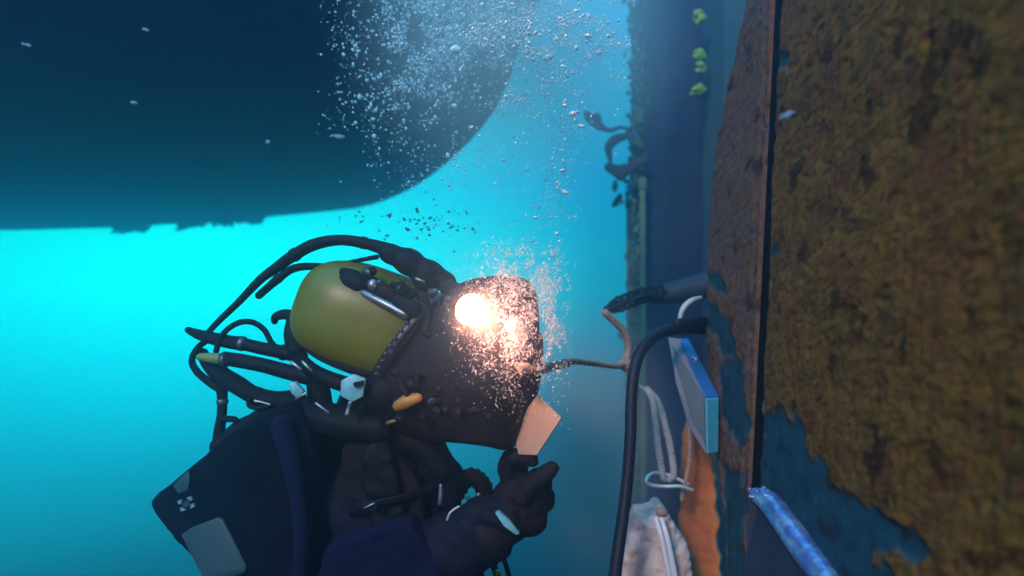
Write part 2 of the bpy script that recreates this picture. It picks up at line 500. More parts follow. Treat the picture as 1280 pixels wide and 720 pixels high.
def wall_material(name, purple):
    m = bpy.data.materials.new(name); m.use_nodes = True
    t = m.node_tree; b = t.nodes['Principled BSDF']
    b.inputs['Roughness'].default_value = .85
    b.inputs['Specular IOR Level'].default_value = .06
    co = t.nodes.new('ShaderNodeTexCoord')
    def noise(s, d=6, r=.6):
        n = t.nodes.new('ShaderNodeTexNoise'); n.inputs['Scale'].default_value = s
        n.inputs['Detail'].default_value = d; n.inputs['Roughness'].default_value = r
        t.links.new(co.outputs['Object'], n.inputs['Vector']); return n
    def rampn(src, stops):
        r = t.nodes.new('ShaderNodeValToRGB'); fill_ramp(r, stops); t.links.new(src, r.inputs[0]); return r
    def mix(a, b_, fac, mode='MIX'):
        x = t.nodes.new('ShaderNodeMix'); x.data_type = 'RGBA'; x.blend_type = mode
        if isinstance(fac, float): x.inputs[0].default_value = fac
        else: t.links.new(fac, x.inputs[0])
        t.links.new(a, x.inputs[6]); t.links.new(b_, x.inputs[7]); return x.outputs[2]
    big = noise(9, 7, .68)
    if purple:
        base = rampn(big.outputs['Fac'], [(.34, (.165, .075, .035)), (.46, (.15, .080, .045)), (.54, (.14, .075, .068)), (.64, (.17, .075, .038))])
    else:
        base = rampn(big.outputs['Fac'], [(.30, (.150, .046, .020)), (.42, (.13, .056, .018)), (.50, (.165, .078, .016)), (.58, (.105, .052, .016)), (.68, (.145, .046, .022))])
    fine = noise(75, 7, .65)
    fr = rampn(fine.outputs['Fac'], [(.32, (.52, .48, .48)), (.52, (.85, .85, .85)), (.70, (1.1, 1.0, .9))])
    c = mix(base.outputs[0], fr.outputs[0], 1.0, 'MULTIPLY')
    spots = noise(17, 4, .5)
    sr = rampn(spots.outputs['Fac'], [(.33, (.25, .22, .25)), (.42, (1, 1, 1))])
    c = mix(c, sr.outputs[0], .8, 'MULTIPLY')
    pn = noise(30, 7, .7)
    pc = rampn(pn.outputs['Fac'], [(.36, (.02, .02, .025)), (.46, (.012, .045, .068)), (.6, (.014, .062, .098)), (.72, (.03, .09, .12))])
    at = t.nodes.new('ShaderNodeAttribute'); at.attribute_name = 'paint'
    c = mix(c, pc.outputs[0], at.outputs['Fac'])
    t.links.new(c, b.inputs['Base Color'])
    bp = t.nodes.new('ShaderNodeBump'); bp.inputs['Strength'].default_value = .35; bp.inputs['Distance'].default_value = .004
    t.links.new(fine.outputs['Fac'], bp.inputs['Height']); t.links.new(bp.outputs[0], b.inputs['Normal'])
    return m
M['wall_near'] = wall_material('growth_covered_rust', False)
M['wall_far'] = wall_material('growth_covered_rust_mauve', True)

wall = thing('rusty_wall', 'tall rusty wall crusted with brown growth, teal paint showing through at its foot', 'wall', (WA, 1.2, -1.3))
ys = np.unique(np.concatenate([np.linspace(-.5, .5, 20), np.arange(.5, SEAM_Y - .030, .0028), [SEAM_Y - .030]]))
zs = np.unique(np.concatenate([np.linspace(-1.3, -.62, 22), np.arange(-.62, .62, .0028), np.linspace(.62, 1.3, 22)]))
o = link('panel', wall_grid(ys, zs, 'panel', 11, wall), M['wall_near'], wall)
zs2 = np.unique(np.concatenate([np.linspace(-1.3, -.80, 14), np.arange(-.80, .80, .004), np.linspace(.80, 1.3, 14)]))
o2 = link('panel', wall_grid(np.linspace(0, 1, 110), zs2, 'panel', 31, wall, far=True), M['wall_far'], wall)
o2['label'] = 'narrow mauve-brown far panel with blue paint blotches'
# black strip filling the joint, standing in for the shade in the gap
bm = bmesh.new(); box(bm, (WA + .031, SEAM_Y - .009, 0), (.05, .040, 2.5), bev=.004)
for v in bm.verts: v.co.x += WB * v.co.z
obj('joint_shade_strip', bm, M['joint_shade'], wall, smooth=False)
# orange strip beyond the far edge
bm = bmesh.new()
left = [(868, 505), (862, 540), (858, 600), (856, 660), (853, 760)]
right = [(884, 520), (892, 560), (897, 610), (900, 680), (902, 760)]
rows = 60
grid = []
for r_ in range(rows):
    t = r_ / (rows - 1)
    py = 515 + (760 - 515) * t
    lx = np.interp(py, [a[1] for a in left], [a[0] for a in left]); rx = np.interp(py, [a[1] for a in right], [a[0] for a in right])
    if t < .2: lx = lx + (1 - t / .2) ** 2 * 10; rx = rx - (1 - t / .2) ** 2 * 3
    row = []
    for c_ in range(13):
        u = c_ / 12
        Y = 1.72 + (1 - u) * .08
        wv = (vnoise(np.array(t * 30.), np.array(u * 5.), 77) - .5) * .01
        v = P(lx + (rx - lx) * u, py, Y); v.x += wv - math.sin(u * math.pi) * .012
        row.append(bm.verts.new(v))
    grid.append(row)
for a, b in zip(grid, grid[1:]):
    for k in range(12): bm.faces.new((a[k], a[k + 1], b[k + 1], b[k]))
o = obj('orange_strip', bm, M['orange'], wall)
md = o.modifiers.new('s', 'SOLIDIFY'); md.thickness = .02; md.offset = -1

# ---- sheet pile in the background ----------------------------------------------
pile = thing('sheet_pile', 'dark blue steel sheet pile standing in the hazy water behind the rusty wall', 'pile', (.75, 3.0, -2.2))
def extrude_plan(pts, z0, z1, th, rows=40, wob=.0, seed=1):
    bm = bmesh.new()
    pr = []
    off = Vector((0, th, 0))
    loop = [Vector((x, y, 0)) for x, y in pts] + [Vector((x, y, 0)) + off for x, y in reversed(pts)]
    rs = np.random.RandomState(seed)
    prev = None
    for r_ in range(rows + 1):
        z = z0 + (z1 - z0) * r_ / rows
        ring = [bm.verts.new((p.x + rs.uniform(-wob, wob), p.y + rs.uniform(-wob, wob), z)) for p in loop]
        if prev:
            n = len(loop)
            for k in range(n): bm.faces.new((prev[k], prev[(k + 1) % n], ring[(k + 1) % n], ring[k]))
        else: bm.faces.new(ring)
        prev = ring
    bm.faces.new(prev)
    return bm
def X3(px, Y): return (px - 640) / F * Y
obj('web', extrude_plan([(X3(808, 3.0), 3.0), (X3(830, 3.0), 2.97), (X3(855, 3.0), 2.985), (X3(884, 3.0), 2.97)], -2.2, 1.8, .03, wob=.003), M['pile'], pile, smooth=False)
obj('flange', extrude_plan([(X3(880, 2.9), 2.9), (X3(905, 2.8), 2.8), (X3(935, 2.75), 2.75), (X3(1000, 2.75), 2.75)], -2.2, 1.8, .03, wob=.003, seed=4), M['pile_teal'], pile, smooth=False)['label'] = 'teal overgrown right flange'
obj('flange', extrude_plan([(X3(790, 3.25), 3.25), (X3(800, 3.1), 3.1), (X3(811, 3.01), 3.01)], -2.2, 1.8, .03, wob=.004, seed=5), M['algae'], pile, smooth=False)['label'] = 'green overgrown left flange'
# ragged growth down the pile's left edge
bm = bmesh.new()
rs = np.random.RandomState(8)
for i in range(900):
    z = rs.uniform(-1.6, 1.7)
    px = 799 + rs.normal(0, 8)
    Y = 3.05 + rs.uniform(-.05, .12)
    c = Vector((X3(px, Y), Y, z))
    ball(bm, c, (rs.uniform(.006, .016), rs.uniform(.006, .015), rs.uniform(.008, .03)), (rs.uniform(-.5, .5), rs.uniform(-.5, .5), 0), 6, 4)
o = obj('algae_growth', bm, M['algae'], pile); o['kind'] = 'stuff'
for px, w, Y, z1 in ((786, .012, 3.3, .42), (793, .010, 3.35, .50), (803, .014, 2.9, .45)):
    p = thing('guide_pipe', {786: 'leftmost of the thin vertical pipes beside the sheet pile', 793: 'middle thin vertical pipe beside the sheet pile', 803: 'greenish vertical pipe nearest the dark sheet pile'}[px],
              'pipe', (X3(px, Y), Y, -2.2), 'vertical pipes beside the sheet pile')
    tube_obj('tube', [Vector((X3(px, Y), Y, -2.2)), Vector((X3(px, Y) + .004, Y, -1)), Vector((X3(px, Y), Y, z1))], w, M['algae'], p, seg=10, n=6)
    bm = bmesh.new()
    tube(bm, [Vector((X3(px, Y), Y, z1 - .02)), Vector((X3(px, Y), Y, z1 + .02))], w * 1.5, seg=10, n=2)
    obj('collar', bm, M['algae'], p)

# leaves clinging to the pile between web and teal flange
for i, (cx, cy, s, n, lab) in enumerate([(877, 22, 9, 6, 'topmost yellow-green feathery weed sprig on the pile edge'), (875, 70, 8, 5, 'middle yellow-green leafy weed sprig on the pile edge'),
                            (876, 86, 7, 4, 'small sprig just under the middle one'), (872, 112, 9, 6, 'lowest bright green weed sprig on the pile edge')]):
    root = P(883, cy, 2.78)
    sp = thing('weed_sprig', lab, 'seaweed', root, 'green sprigs on the pile edge')
    rr = random.Random(40 + i)
    for k in range(n):
        tip = P(cx - s * rr.uniform(.4, 1.1), cy + rr.uniform(-1, 1) * s, 2.74 - rr.uniform(0, .04))
        mid = (root + tip) / 2 + Vector((0, 0, rr.uniform(.0, .012)))
        bm = bmesh.new(); tube(bm, [root, mid, tip], [.005, .015, .006], seg=8, n=4, flat=.25)
        obj('leaf', bm, M['leaf'], sp)

# dark weeds drifting off the pile
w1 = thing('drifting_weed', 'dark frilly weed with a curled stalk, upper one hanging off the pile edge', 'seaweed', P(790, 165, 2.95), 'dark weeds hanging off the pile')
Yw = 2.9
tube_obj('stem', [P(790, 163, 2.97), P(776, 159, Yw), P(764, 163, Yw), P(754, 161, Yw)], [.006, .008, .009, .012], M['weed_dark'], w1, seg=8)
bm = bmesh.new()
for (x, y, rx, ry, a) in ((750, 158, 8, 6, .4), (743, 153, 9, 7, .5), (738, 147, 8, 7, .3), (733, 142, 5, 4, .2), (747, 146, 7, 5, .8)):
    k = Yw / F; ball(bm, P(x, y, Yw), (rx * k, .012, ry * k), (0, a, 0), 10, 7)
melt('frond', bm, .006, M['weed_dark'], w1, 3)
w2 = thing('drifting_weed', 'dark lumpy weed with a looping stalk, lower one hanging off the pile edge', 'seaweed', P(800, 210, 2.95), 'dark weeds hanging off the pile')
tube_obj('stem', [P(786, 162, 2.97), P(782, 170, Yw), P(770, 174, Yw), P(761, 184, Yw), P(762, 196, Yw), P(764, 205, Yw)], [.010, .014, .022, .020, .012, .006], M['weed_dark'], w2, seg=8)
bm = bmesh.new()
for (x, y, rx, ry, a) in ((762, 209, 7, 7, 0), (770, 213, 10, 8, .2), (780, 213, 10, 9, -.2), (791, 208, 12, 8, -.5), (800, 203, 12, 7, -.5), (776, 221, 7, 6, 0)):
    k = Yw / F; ball(bm, P(x, y, Yw), (rx * k, .02, ry * k), (0, a, 0), 10, 7)
melt('frond', bm, .007, M['weed_dark'], w2, 3)
bm = bmesh.new()
for (x, y, rx, ry) in ((771, 252, 5, 6), (775, 246, 4, 5), (767, 257, 3, 3)):
    k = 3.3 / F; ball(bm, P(x, y, 3.3), (rx * k, .012, ry * k), None, 10, 7)
tag(melt('drifting_weed', bm, .006, M['weed_dark'], None, 2), 'small faint weed scrap floating below the two dark weeds', 'seaweed', 'dark weeds hanging off the pile')

# ================================================================== THE DIVER
D = 1.25
person = thing('person', 'diver in a yellow helmet and dark suit, one gloved hand raised by the face shield', 'person', P(430, 900, D))
k = D / F
# ---- body: one continuous skin (torso, shoulders, neck, arms, hips, thighs)
bm = bmesh.new()
def cap(pts, rad, seg=16, n=5, **kw): tube(bm, [Vector(p) for p in pts], rad, seg=seg, n=n, **kw)
ball(bm, P(438, 640, 1.36), (.155, .12, .17))             # chest
ball(bm, P(420, 590, 1.36), (.145, .115, .115))           # upper back
ball(bm, P(425, 760, 1.36), (.150, .12, .20))             # belly
ball(bm, P(415, 870, 1.36), (.16, .13, .13))              # hips
ball(bm, P(372, 560, 1.31), (.085, .09, .075))            # shoulder slope
ball(bm, P(520, 600, 1.40), (.085, .09, .10))             # far breast
cap([P(455, 560, 1.34), P(465, 520, 1.33), P(475, 485, 1.32)], [.085, .07, .065])   # neck
# right (near) arm: shoulder, elbow below, forearm raised to the hand
cap([P(455, 610, 1.27), P(470, 665, 1.22), P(505, 715, 1.19), P(540, 712, 1.18)], [.085, .078, .072, .066])
cap([P(520, 722, 1.185), P(560, 690, 1.17), P(600, 662, 1.165), P(626, 645, 1.16)], [.068, .062, .054, .047])
# left (far) arm, hanging forward and down on the far side
cap([P(500, 600, 1.50), P(540, 660, 1.52), P(555, 740, 1.50), P(600, 800, 1.42), P(660, 830, 1.38)], [.075, .065, .055, .050, .042])
# thighs
cap([P(395, 880, 1.30), P(430, 1050, 1.25), P(450, 1200, 1.28)], [.10, .085, .065])
cap([P(400, 880, 1.43), P(450, 1040, 1.44), P(480, 1190, 1.50)], [.10, .085, .065])
suit = melt('drysuit', bm, .0065, M['suit'], person, 8)
# fabric folds pressed into the suit
me = suit.data
n_ = len(me.vertices); co = np.empty(n_ * 3, np.float32); me.vertices.foreach_get('co', co); co = co.reshape(-1, 3)
no = np.empty(n_ * 3, np.float32); me.vertices.foreach_get('normal', no); no = no.reshape(-1, 3)
fold = (fbm(co[:, 0] * 16 + co[:, 2] * 22 + 40, co[:, 1] * 9 + co[:, 2] * 5 + 40, 200, 3) - .5) * .022
co += no * fold[:, None]; me.vertices.foreach_set('co', co.ravel()); me.update()

def crease(o, freq, amp, seed):
    me = o.data; n_ = len(me.vertices)
    co = np.empty(n_ * 3, np.float32); me.vertices.foreach_get('co', co); co = co.reshape(-1, 3)
    no = np.empty(n_ * 3, np.float32); me.vertices.foreach_get('normal', no); no = no.reshape(-1, 3)
    q = 1 - np.abs(fbm(co[:, 0] * freq + co[:, 2] * freq * .6 + 50, co[:, 2] * freq * .7 - co[:, 0] * freq * .3 + 50, seed, 3) * 2 - 1)
    co += no * ((q - .75) * amp)[:, None]; me.vertices.foreach_set('co', co.ravel()); me.update()
crease(suit, 14, .022, 205)
# ---- gloved right hand: palm, four curled fingers, thumb, one skin
bm = bmesh.new()
def finger(pts, r): tube(bm, [Vector(p) for p in pts], r, seg=12, n=5)
ball(bm, P(650, 628, 1.165), (.048, .030, .052), (0, -.5, 0))
ball(bm, P(640, 648, 1.165), (.045, .034, .036), (0, -.5, 0))
ball(bm, P(664, 645, 1.17), (.030, .030, .036))
finger([P(640, 652, 1.163), P(628, 652, 1.162), P(612, 662, 1.165)], [.044, .046, .044])      # wrist
finger([P(640, 606, 1.165), P(632, 588, 1.16), P(637, 573, 1.145), P(655, 571, 1.135), P(668, 577, 1.135)], [.017, .0155, .0145, .0135, .011])   # index, over the plate
finger([P(655, 606, 1.180), P(650, 588, 1.185), P(655, 574, 1.195), P(668, 573, 1.20)], [.017, .015, .014, .011])
finger([P(672, 618, 1.185), P(681, 604, 1.20), P(676, 592, 1.215), P(664, 594, 1.22)], [.016, .014, .013, .010])
finger([P(676, 636, 1.180), P(686, 626, 1.20), P(682, 614, 1.215), P(672, 614, 1.22)], [.015, .013, .012, .010])
finger([P(652, 622, 1.145), P(664, 606, 1.135), P(680, 594, 1.135), P(692, 584, 1.14)], [.020, .0165, .0150, .0125])  # thumb
glove = melt('glove', bm, .0026, M['glove'], person, 3)
me = glove.data
n_ = len(me.vertices); co = np.empty(n_ * 3, np.float32); me.vertices.foreach_get('co', co); co = co.reshape(-1, 3)
no = np.empty(n_ * 3, np.float32); me.vertices.foreach_get('normal', no); no = no.reshape(-1, 3)
co += no * ((fbm(co[:, 0] * 90 + 30, co[:, 2] * 90 + 30 + co[:, 1] * 60, 210, 3) - .5) * .005)[:, None]; me.vertices.foreach_set('co', co.ravel()); me.update()
# cuff: reflective strip and rim
bm = bmesh.new(); tube(bm, [P(606, 668, 1.165), P(612, 664, 1.165), P(618, 660, 1.165)], [.052, .0535, .052], seg=24, n=3)
obj('cuff', bm, M['glove'], person)
bm = bmesh.new(); c0 = P(620, 641, 1.105); c1 = P(648, 668, 1.105)
prism(bm, [P(619, 642, 1.104), P(624, 640, 1.104), P(637, 651, 1.102), P(650, 667, 1.106), P(645, 669, 1.106), P(630, 658, 1.103)], Vector((0, .012, 0)), .0008)
obj('reflective_strip', bm, M['cyanplate'], person)
# the other glove, mostly hidden
bm = bmesh.new()
ball(bm, P(672, 836, 1.37), (.045, .028, .04))
for j, (dx, dz) in enumerate(((0, .025), (4, .008), (4, -.010), (0, -.026))):
    a = P(692, 834, 1.37) + Vector((0, 0, dz)); tube(bm, [a, a + Vector((.03, -.01, 0)), a + Vector((.05 - abs(dz), -.03, -.006))], [.014, .013, .010], seg=10, n=3)
a = P(672, 820, 1.35); tube(bm, [a, a + Vector((.02, -.02, .03)), a + Vector((.045, -.025, .035))], [.016, .014, .011], seg=10, n=3)
melt('glove', bm, .004, M['glove'], person, 4)

# ---- backpack with grey panel and emblem
Yp = 1.16
A0, B0 = (182, 630), (278, 549)
pk = [(182, 630), (230, 590), (278, 549), (333, 512), (380, 520), (395, 620), (370, 760), (300, 800), (262, 728), (222, 678)]
bm = bmesh.new()
pts = catmull([P(x, y, Yp + .0008 * max(0, 260 - x)) for x, y in pk] + [P(*pk[0], Yp + .06)], 3)[:-1]
prism(bm, pts, Vector((.01, .13, 0)), .012, 3)
pack = melt('backpack', bm, .005, M['pack'], person, 10)
crease(pack, 9, .010, 260)
def front(px, py): return P(px, py, Yp + .0008 * max(0, 260 - px))
bm = bmesh.new()
pp = [(228, 668), (240, 659), (272, 647), (280, 650), (309, 706), (308, 714), (290, 722), (262, 730), (254, 720)]
prism(bm, [front(x, y) + Vector((0, -.004, 0)) for x, y in pp], Vector((0, .012, 0)), .0015)
obj('reflective_panel', bm, M['patch'], pack)
bm = bmesh.new()
prism(bm, [front(x, y) + Vector((0, -.003, 0)) for x, y in ((217, 606), (236, 588), (238, 596), (236, 612), (224, 617))], Vector((0, .01, 0)), .001)
obj('teal_patch', bm, M['patch_dim'], pack)
bm = bmesh.new()      # emblem: four pale corner blocks round a dark round centre
def emb(u, v):        # local emblem coordinates, slightly turned
    a = R(18); return 234 + u * math.cos(a) + v * math.sin(a), 629 - u * math.sin(a) + v * math.cos(a)
for su in (-1, 1):
    for sv in (-1, 1):
        q = [emb(su * a, sv * b) for a, b in ((2.5, 7), (9, 7), (9, 2.2), (5.5, 2.4), (4.5, 4.6))]
        if su * sv < 0: q = q[::-1]
        prism(bm, [front(x, y) + Vector((0, -.0045, 0)) for x, y in q], Vector((0, .008, 0)))
obj('emblem', bm, M['emblem'], pack, smooth=False)
bm = bmesh.new(); prism(bm, [front(*emb(5 * math.cos(a), 4 * math.sin(a))) + Vector((0, -.004, 0)) for a in [i * math.pi / 6 for i in range(12)]], Vector((0, .008, 0)))
obj('emblem_centre', bm, M['emblem_dark'], pack, smooth=False)

# ---- harness, blue cloth, pouch
tube_obj('blue_hose', [P(352, 528, 1.15), P(362, 570, 1.135), P(372, 620, 1.125), P(377, 670, 1.12), P(374, 720, 1.12), P(366, 780, 1.12)], [.020, .0165, .013, .013, .013, .013], M['suit_blue'], person, seg=14)
def inflate(name, poly, Y, th, m, parent, step=3.0, bulge=.5):
    """cushion: closed polygon in photo pixels at distance Y, padded to thickness th"""
    bm = bmesh.new(); prism(bm, catmull([P(x, y, Y) for x, y in poly] + [P(*poly[0], Y)], 4)[:-1], Vector((0, th, 0)))
    o = melt(name, bm, .0045, m, parent, 14)
    crease(o, 26, .010, 250 + len(name))
    return o
inflate('chest_cloth', [(395, 740), (402, 690), (440, 672), (500, 655), (522, 668), (545, 705), (548, 740), (470, 760)], 1.105, .07, M['suit_blue'], person)
inflate('vest_panel', [(425, 560), (470, 548), (515, 590), (530, 640), (520, 690), (440, 700), (425, 640)], 1.165, .06, M['suit_brown'], person)
inflate('pouch', [(452, 560), (475, 545), (490, 570), (502, 625), (503, 655), (490, 669), (470, 665), (458, 640), (452, 600)], 1.145, .035, M['rubber'], person)
inflate('side_pad', [(530, 560), (552, 552), (560, 580), (575, 600), (572, 640), (550, 660), (530, 630), (520, 590)], 1.2, .07, M['pack'], person)
# chest gear near the gap: ribbed hose elbow, buckle glints, white piping
tube_obj('ribbed_hose', [P(558, 640, 1.24), P(572, 612, 1.25), P(586, 596, 1.26), P(600, 602, 1.27), P(607, 620, 1.28), P(600, 650, 1.29)], [.020, .020, .018, .018, .018, .02], M['helmet_dark'], person, seg=14, n=6, ridge=.18)
tube_obj('buckle', [P(599, 617, 1.235), P(592, 626, 1.235), P(584, 622, 1.235)], .004, M['steel'], person, seg=8)
tube_obj('buckle', [P(551, 606, 1.15), P(551, 618, 1.15), P(550, 630, 1.15)], [.003, .0045, .004], M['steel'], person, seg=8)
tube_obj('piping', [P(559, 650, 1.105), P(562, 642, 1.10), P(567, 637, 1.10), P(574, 633, 1.105)], .0018, M['white'], person, seg=8)
for i, (a, b, c) in enumerate((((585, 690), (600, 720), (612, 770)), ((604, 682), (620, 715), (634, 770)), ((617, 680), (632, 705), (645, 760)))):
    tube_obj('leg_strap', [P(*a, 1.26 + i * .02), P(*b, 1.26 + i * .02), P(*c, 1.28)], .009 - i * .002, (M['suit_brown'], M['rubber_mid'], M['rubber'])[i], person, seg=10, flat=.6)
ball(b_ := bmesh.new(), P(621, 716, 1.25), (.008, .008, .006)); obj('brass_snap', b_, M['brass'], person)

# webbing and buckles on the pack and chest
def web(pts, w, m, name='strap'):
    return tube_obj(name, pts, w, m, person, seg=10, n=6, flat=.22, flat_dir=Vector((0, 1, 0)))
#web([P(400, 520, 1.17), P(418, 560, 1.15), P(436, 610, 1.14), P(446, 660, 1.12), P(450, 720, 1.10)], .014, M['rubber'])
#web([P(520, 560, 1.18), P(516, 600, 1.165), P(508, 640, 1.15), P(506, 680, 1.12)], .012, M['rubber'])
web([P(438, 644, 1.140), P(462, 632, 1.125), P(505, 622, 1.14), P(545, 606, 1.18)], .007, M['rubber'])
for (x, y, Yq, a) in ((462, 632, 1.112, .1),):
    bm = bmesh.new(); box(bm, P(x, y, Yq), (.026, .006, .017), (0, a, 0), .002); obj('buckle', bm, M['rubber_mid'], person)
    tube_obj('buckle', [P(x - 6, y + 3, Yq - .006), P(x + 6, y - 3, Yq - .006)], .0016, M['steel'], person, seg=6, n=2)
# crimped metal ferrules where the hoses change
for (x, y, x2, y2, r_, Yq) in ((300, 429, 305, 430, 9.5, 1.25), (352, 440, 357, 441, 10, 1.235), (279, 449, 284, 450, 10, 1.235), (366, 320, 371, 317, 8.6, 1.232), (452, 303, 457, 304, 8.0, 1.22),
                            (318, 494, 323, 496, 12, 1.25), (278, 500, 278, 504, 7.2, 1.25), (388, 470, 393, 472, 11.5, 1.2), (346, 350, 350, 346, 6, 1.245)):
    tube_obj('ferrule', [P(x, y, Yq), P(x2, y2, Yq)], r_ * k, M['dull_steel'], person, seg=14, n=2)

# ---- helmet
def shell_profile(name, c, rx, ry, rz, tilt, m, parent, clip=None):
    bm = bmesh.new()
    bmesh.ops.create_uvsphere(bm, u_segments=56, v_segments=36, radius=1)
    for v in bm.verts:
        p = v.co
        e = 2.9        # squarer than an ellipsoid
        L = (abs(p.x) ** e + abs(p.y) ** e + abs(p.z) ** e) ** (1 / e)
        p /= L
        v.co = Vector((p.x * rx, p.y * ry, p.z * rz))
    bmesh.ops.rotate(bm, cent=(0, 0, 0), matrix=Matrix.Rotation(tilt, 3, 'Y'), verts=bm.verts)
    bmesh.ops.translate(bm, vec=c, verts=bm.verts)
    return obj(name, bm, m, parent)
t_ = M['shell'].node_tree; b_s = t_.nodes['Principled BSDF']; tcs = t_.nodes.new('ShaderNodeTexCoord')
mps = t_.nodes.new('ShaderNodeMapping'); mps.inputs['Scale'].default_value = (14, 14, 90); mps.inputs['Rotation'].default_value = (0, .5, 0)
t_.links.new(tcs.outputs['Object'], mps.inputs[0])
ns = t_.nodes.new('ShaderNodeTexNoise'); ns.inputs['Scale'].default_value = 2.2; ns.inputs['Detail'].default_value = 8; ns.inputs['Roughness'].default_value = .75
t_.links.new(mps.outputs[0], ns.inputs['Vector'])
rs_ = t_.nodes.new('ShaderNodeValToRGB'); fill_ramp(rs_, [(.30, (.45, .42, .45)), (.40, (1, 1, 1)), (.60, (1, 1, 1)), (.72, (1.5, 1.4, 2.0))])
t_.links.new(ns.outputs['Fac'], rs_.inputs[0])
ms_ = t_.nodes.new('ShaderNodeMix'); ms_.data_type = 'RGBA'; ms_.blend_type = 'MULTIPLY'; ms_.inputs[0].default_value = 1
src = b_s.inputs['Base Color'].links[0].from_socket
t_.links.new(src, ms_.inputs[6]); t_.links.new(rs_.outputs[0], ms_.inputs[7]); t_.links.new(ms_.outputs[2], b_s.inputs['Base Color'])
helmet = shell_profile('helmet', P(473, 404, 1.26), 102 * k, .125, 67 * k, R(20), M['shell'], person)
# rim where the shell meets the frame, with its screws, and a side plate
rim = [P(548, 372, 1.150), P(524, 394, 1.128), P(500, 422, 1.118), P(484, 450, 1.125), P(474, 474, 1.140)]
tube_obj('shell_rim', rim, [.006, .0065, .0065, .0065, .006], M['dull_steel'], helmet, seg=10)
for q in catmull(rim, 3)[1:-1]:
    tube_obj('rim_screw', [q + Vector((-.006, -.006, 0)), q + Vector((-.007, -.012, 0))], .0032, M['dull_steel'], helmet, seg=8, n=2)
tube_obj('shell_band', [P(376, 432, 1.185), P(400, 448, 1.150), P(436, 460, 1.135), P(472, 470, 1.130)], [.003, .004, .004, .004], M['rubber_mid'], helmet, seg=8)
# dark face frame: the wide collar round the face opening
bm = bmesh.new()
ball(bm, P(560, 455, 1.25), (78 * k, .110, 90 * k), (0, .35, 0), 28, 18)
ball(bm, P(520, 500, 1.24), (58 * k, .10, 46 * k), (0, .2, 0), 24, 16)
ball(bm, P(600, 500, 1.25), (64 * k, .09, 48 * k), (0, .15, 0), 24, 16)
tube(bm, [P(545, 378, 1.16), P(517, 408, 1.135), P(492, 440, 1.13), P(472, 475, 1.14), P(468, 505, 1.16)], [.012, .014, .015, .015, .012], seg=12)
melt('face_frame', bm, .005, M['helmet_dark'], helmet, 3)
# welding shield: thick plate curved round the face
bm = bmesh.new()
top = [(566, 362), (594, 350), (632, 345), (658, 352), (668, 372)]
bot = [(546, 546), (576, 551), (608, 556), (638, 558), (660, 520)]
NU, NV = 28, 30
tp = catmull([Vector((x, y, 0)) for x, y in top], 7); bt = catmull([Vector((x, y, 0)) for x, y in bot], 7)
def shY(u, v): return 1.150 - .055 * math.sin(min(1, u * 1.15) * math.pi) - .02 * math.sin(v * math.pi) + .08 * max(0, u - .75)
g1 = []
for j in range(NV + 1):
    v = j / NV
    row = []
    for i in range(NU + 1):
        u = i / NU
        q = tp[i].lerp(bt[i], v)
        q.x -= np.interp(v, [0, .25, .45, .65, .82, .94, 1], [0, 30, 60, 76, 76, 45, 8]) * max(0, 1 - u / .42) ** 1.3
        # the right edge stays upright most of the way down
        if u > .8: q.x += (u - .8) / .2 * 13 * math.sin(v * math.pi) * (1 if v > .3 else .6)
        row.append(bm.verts.new(P(q.x, q.y, shY(u, v))))
    g1.append(row)
for a, b in zip(g1, g1[1:]):
    for i in range(NU): bm.faces.new((a[i], a[i + 1], b[i + 1], b[i]))
SH_BOT = [tuple(v.co) for v in g1[-1]]
sh = obj('welding_shield', bm, M['shield'], helmet)
md = sh.modifiers.new('s', 'SOLIDIFY'); md.thickness = .006; md.offset = -1
rimp = [Vector(g1_co) for g1_co in SH_BOT]
tube_obj('shield_rim', rimp, .0032, M['dull_steel'], helmet, seg=8, smooth=False)
# view window, faint pale pane in the shield
bm = bmesh.new(); prism(bm, catmull([P(570, 458, 1.084), P(590, 451, 1.080), P(612, 450, 1.078), P(624, 460, 1.080), P(614, 473, 1.080), P(590, 478, 1.081), P(572, 472, 1.084), P(570, 458, 1.084)], 4)[:-1], Vector((0, .02, 0)), .002)
obj('view_window', bm, M['pane'], helmet)
# regulator body, side valve and small fittings under the face
def blob(name, px, py, Y, r, m, rot=None): ball(b := bmesh.new(), P(px, py, Y), r, rot, 18, 12); return obj(name, b, m, helmet)
blob('regulator_cover', 482, 492, 1.145, (.036, .030, .036), M['rubber'])
tube_obj('regulator_rim', [P(482 + 22 * math.cos(a), 492 + 22 * math.sin(a), 1.132) for a in [i * math.pi / 8 for i in range(17)]], .004, M['rubber_mid'], helmet, seg=8, n=3)
bm = bmesh.new(); tube(bm, [P(496, 508, 1.098), P(509, 502, 1.09), P(524, 497, 1.088)], [.009, .0125, .008], seg=14)
obj('side_valve', bm, M['yellow_bit'], helmet)
tube_obj('valve_stem', [P(484, 529, 1.10), P(497, 525, 1.095)], [.0032, .0035], M['brass'], helmet, seg=8, n=3)
for (x, y) in ((540, 502), (556, 512), (528, 520), (548, 486), (520, 470), (572, 500), (590, 512), (610, 520)):
    tube_obj('bolt', [P(x, y, 1.10), P(x + 1, y + 1, 1.078)], .0055, M['helmet_dark'], helmet, seg=8, n=2)
rf = random.Random(77)
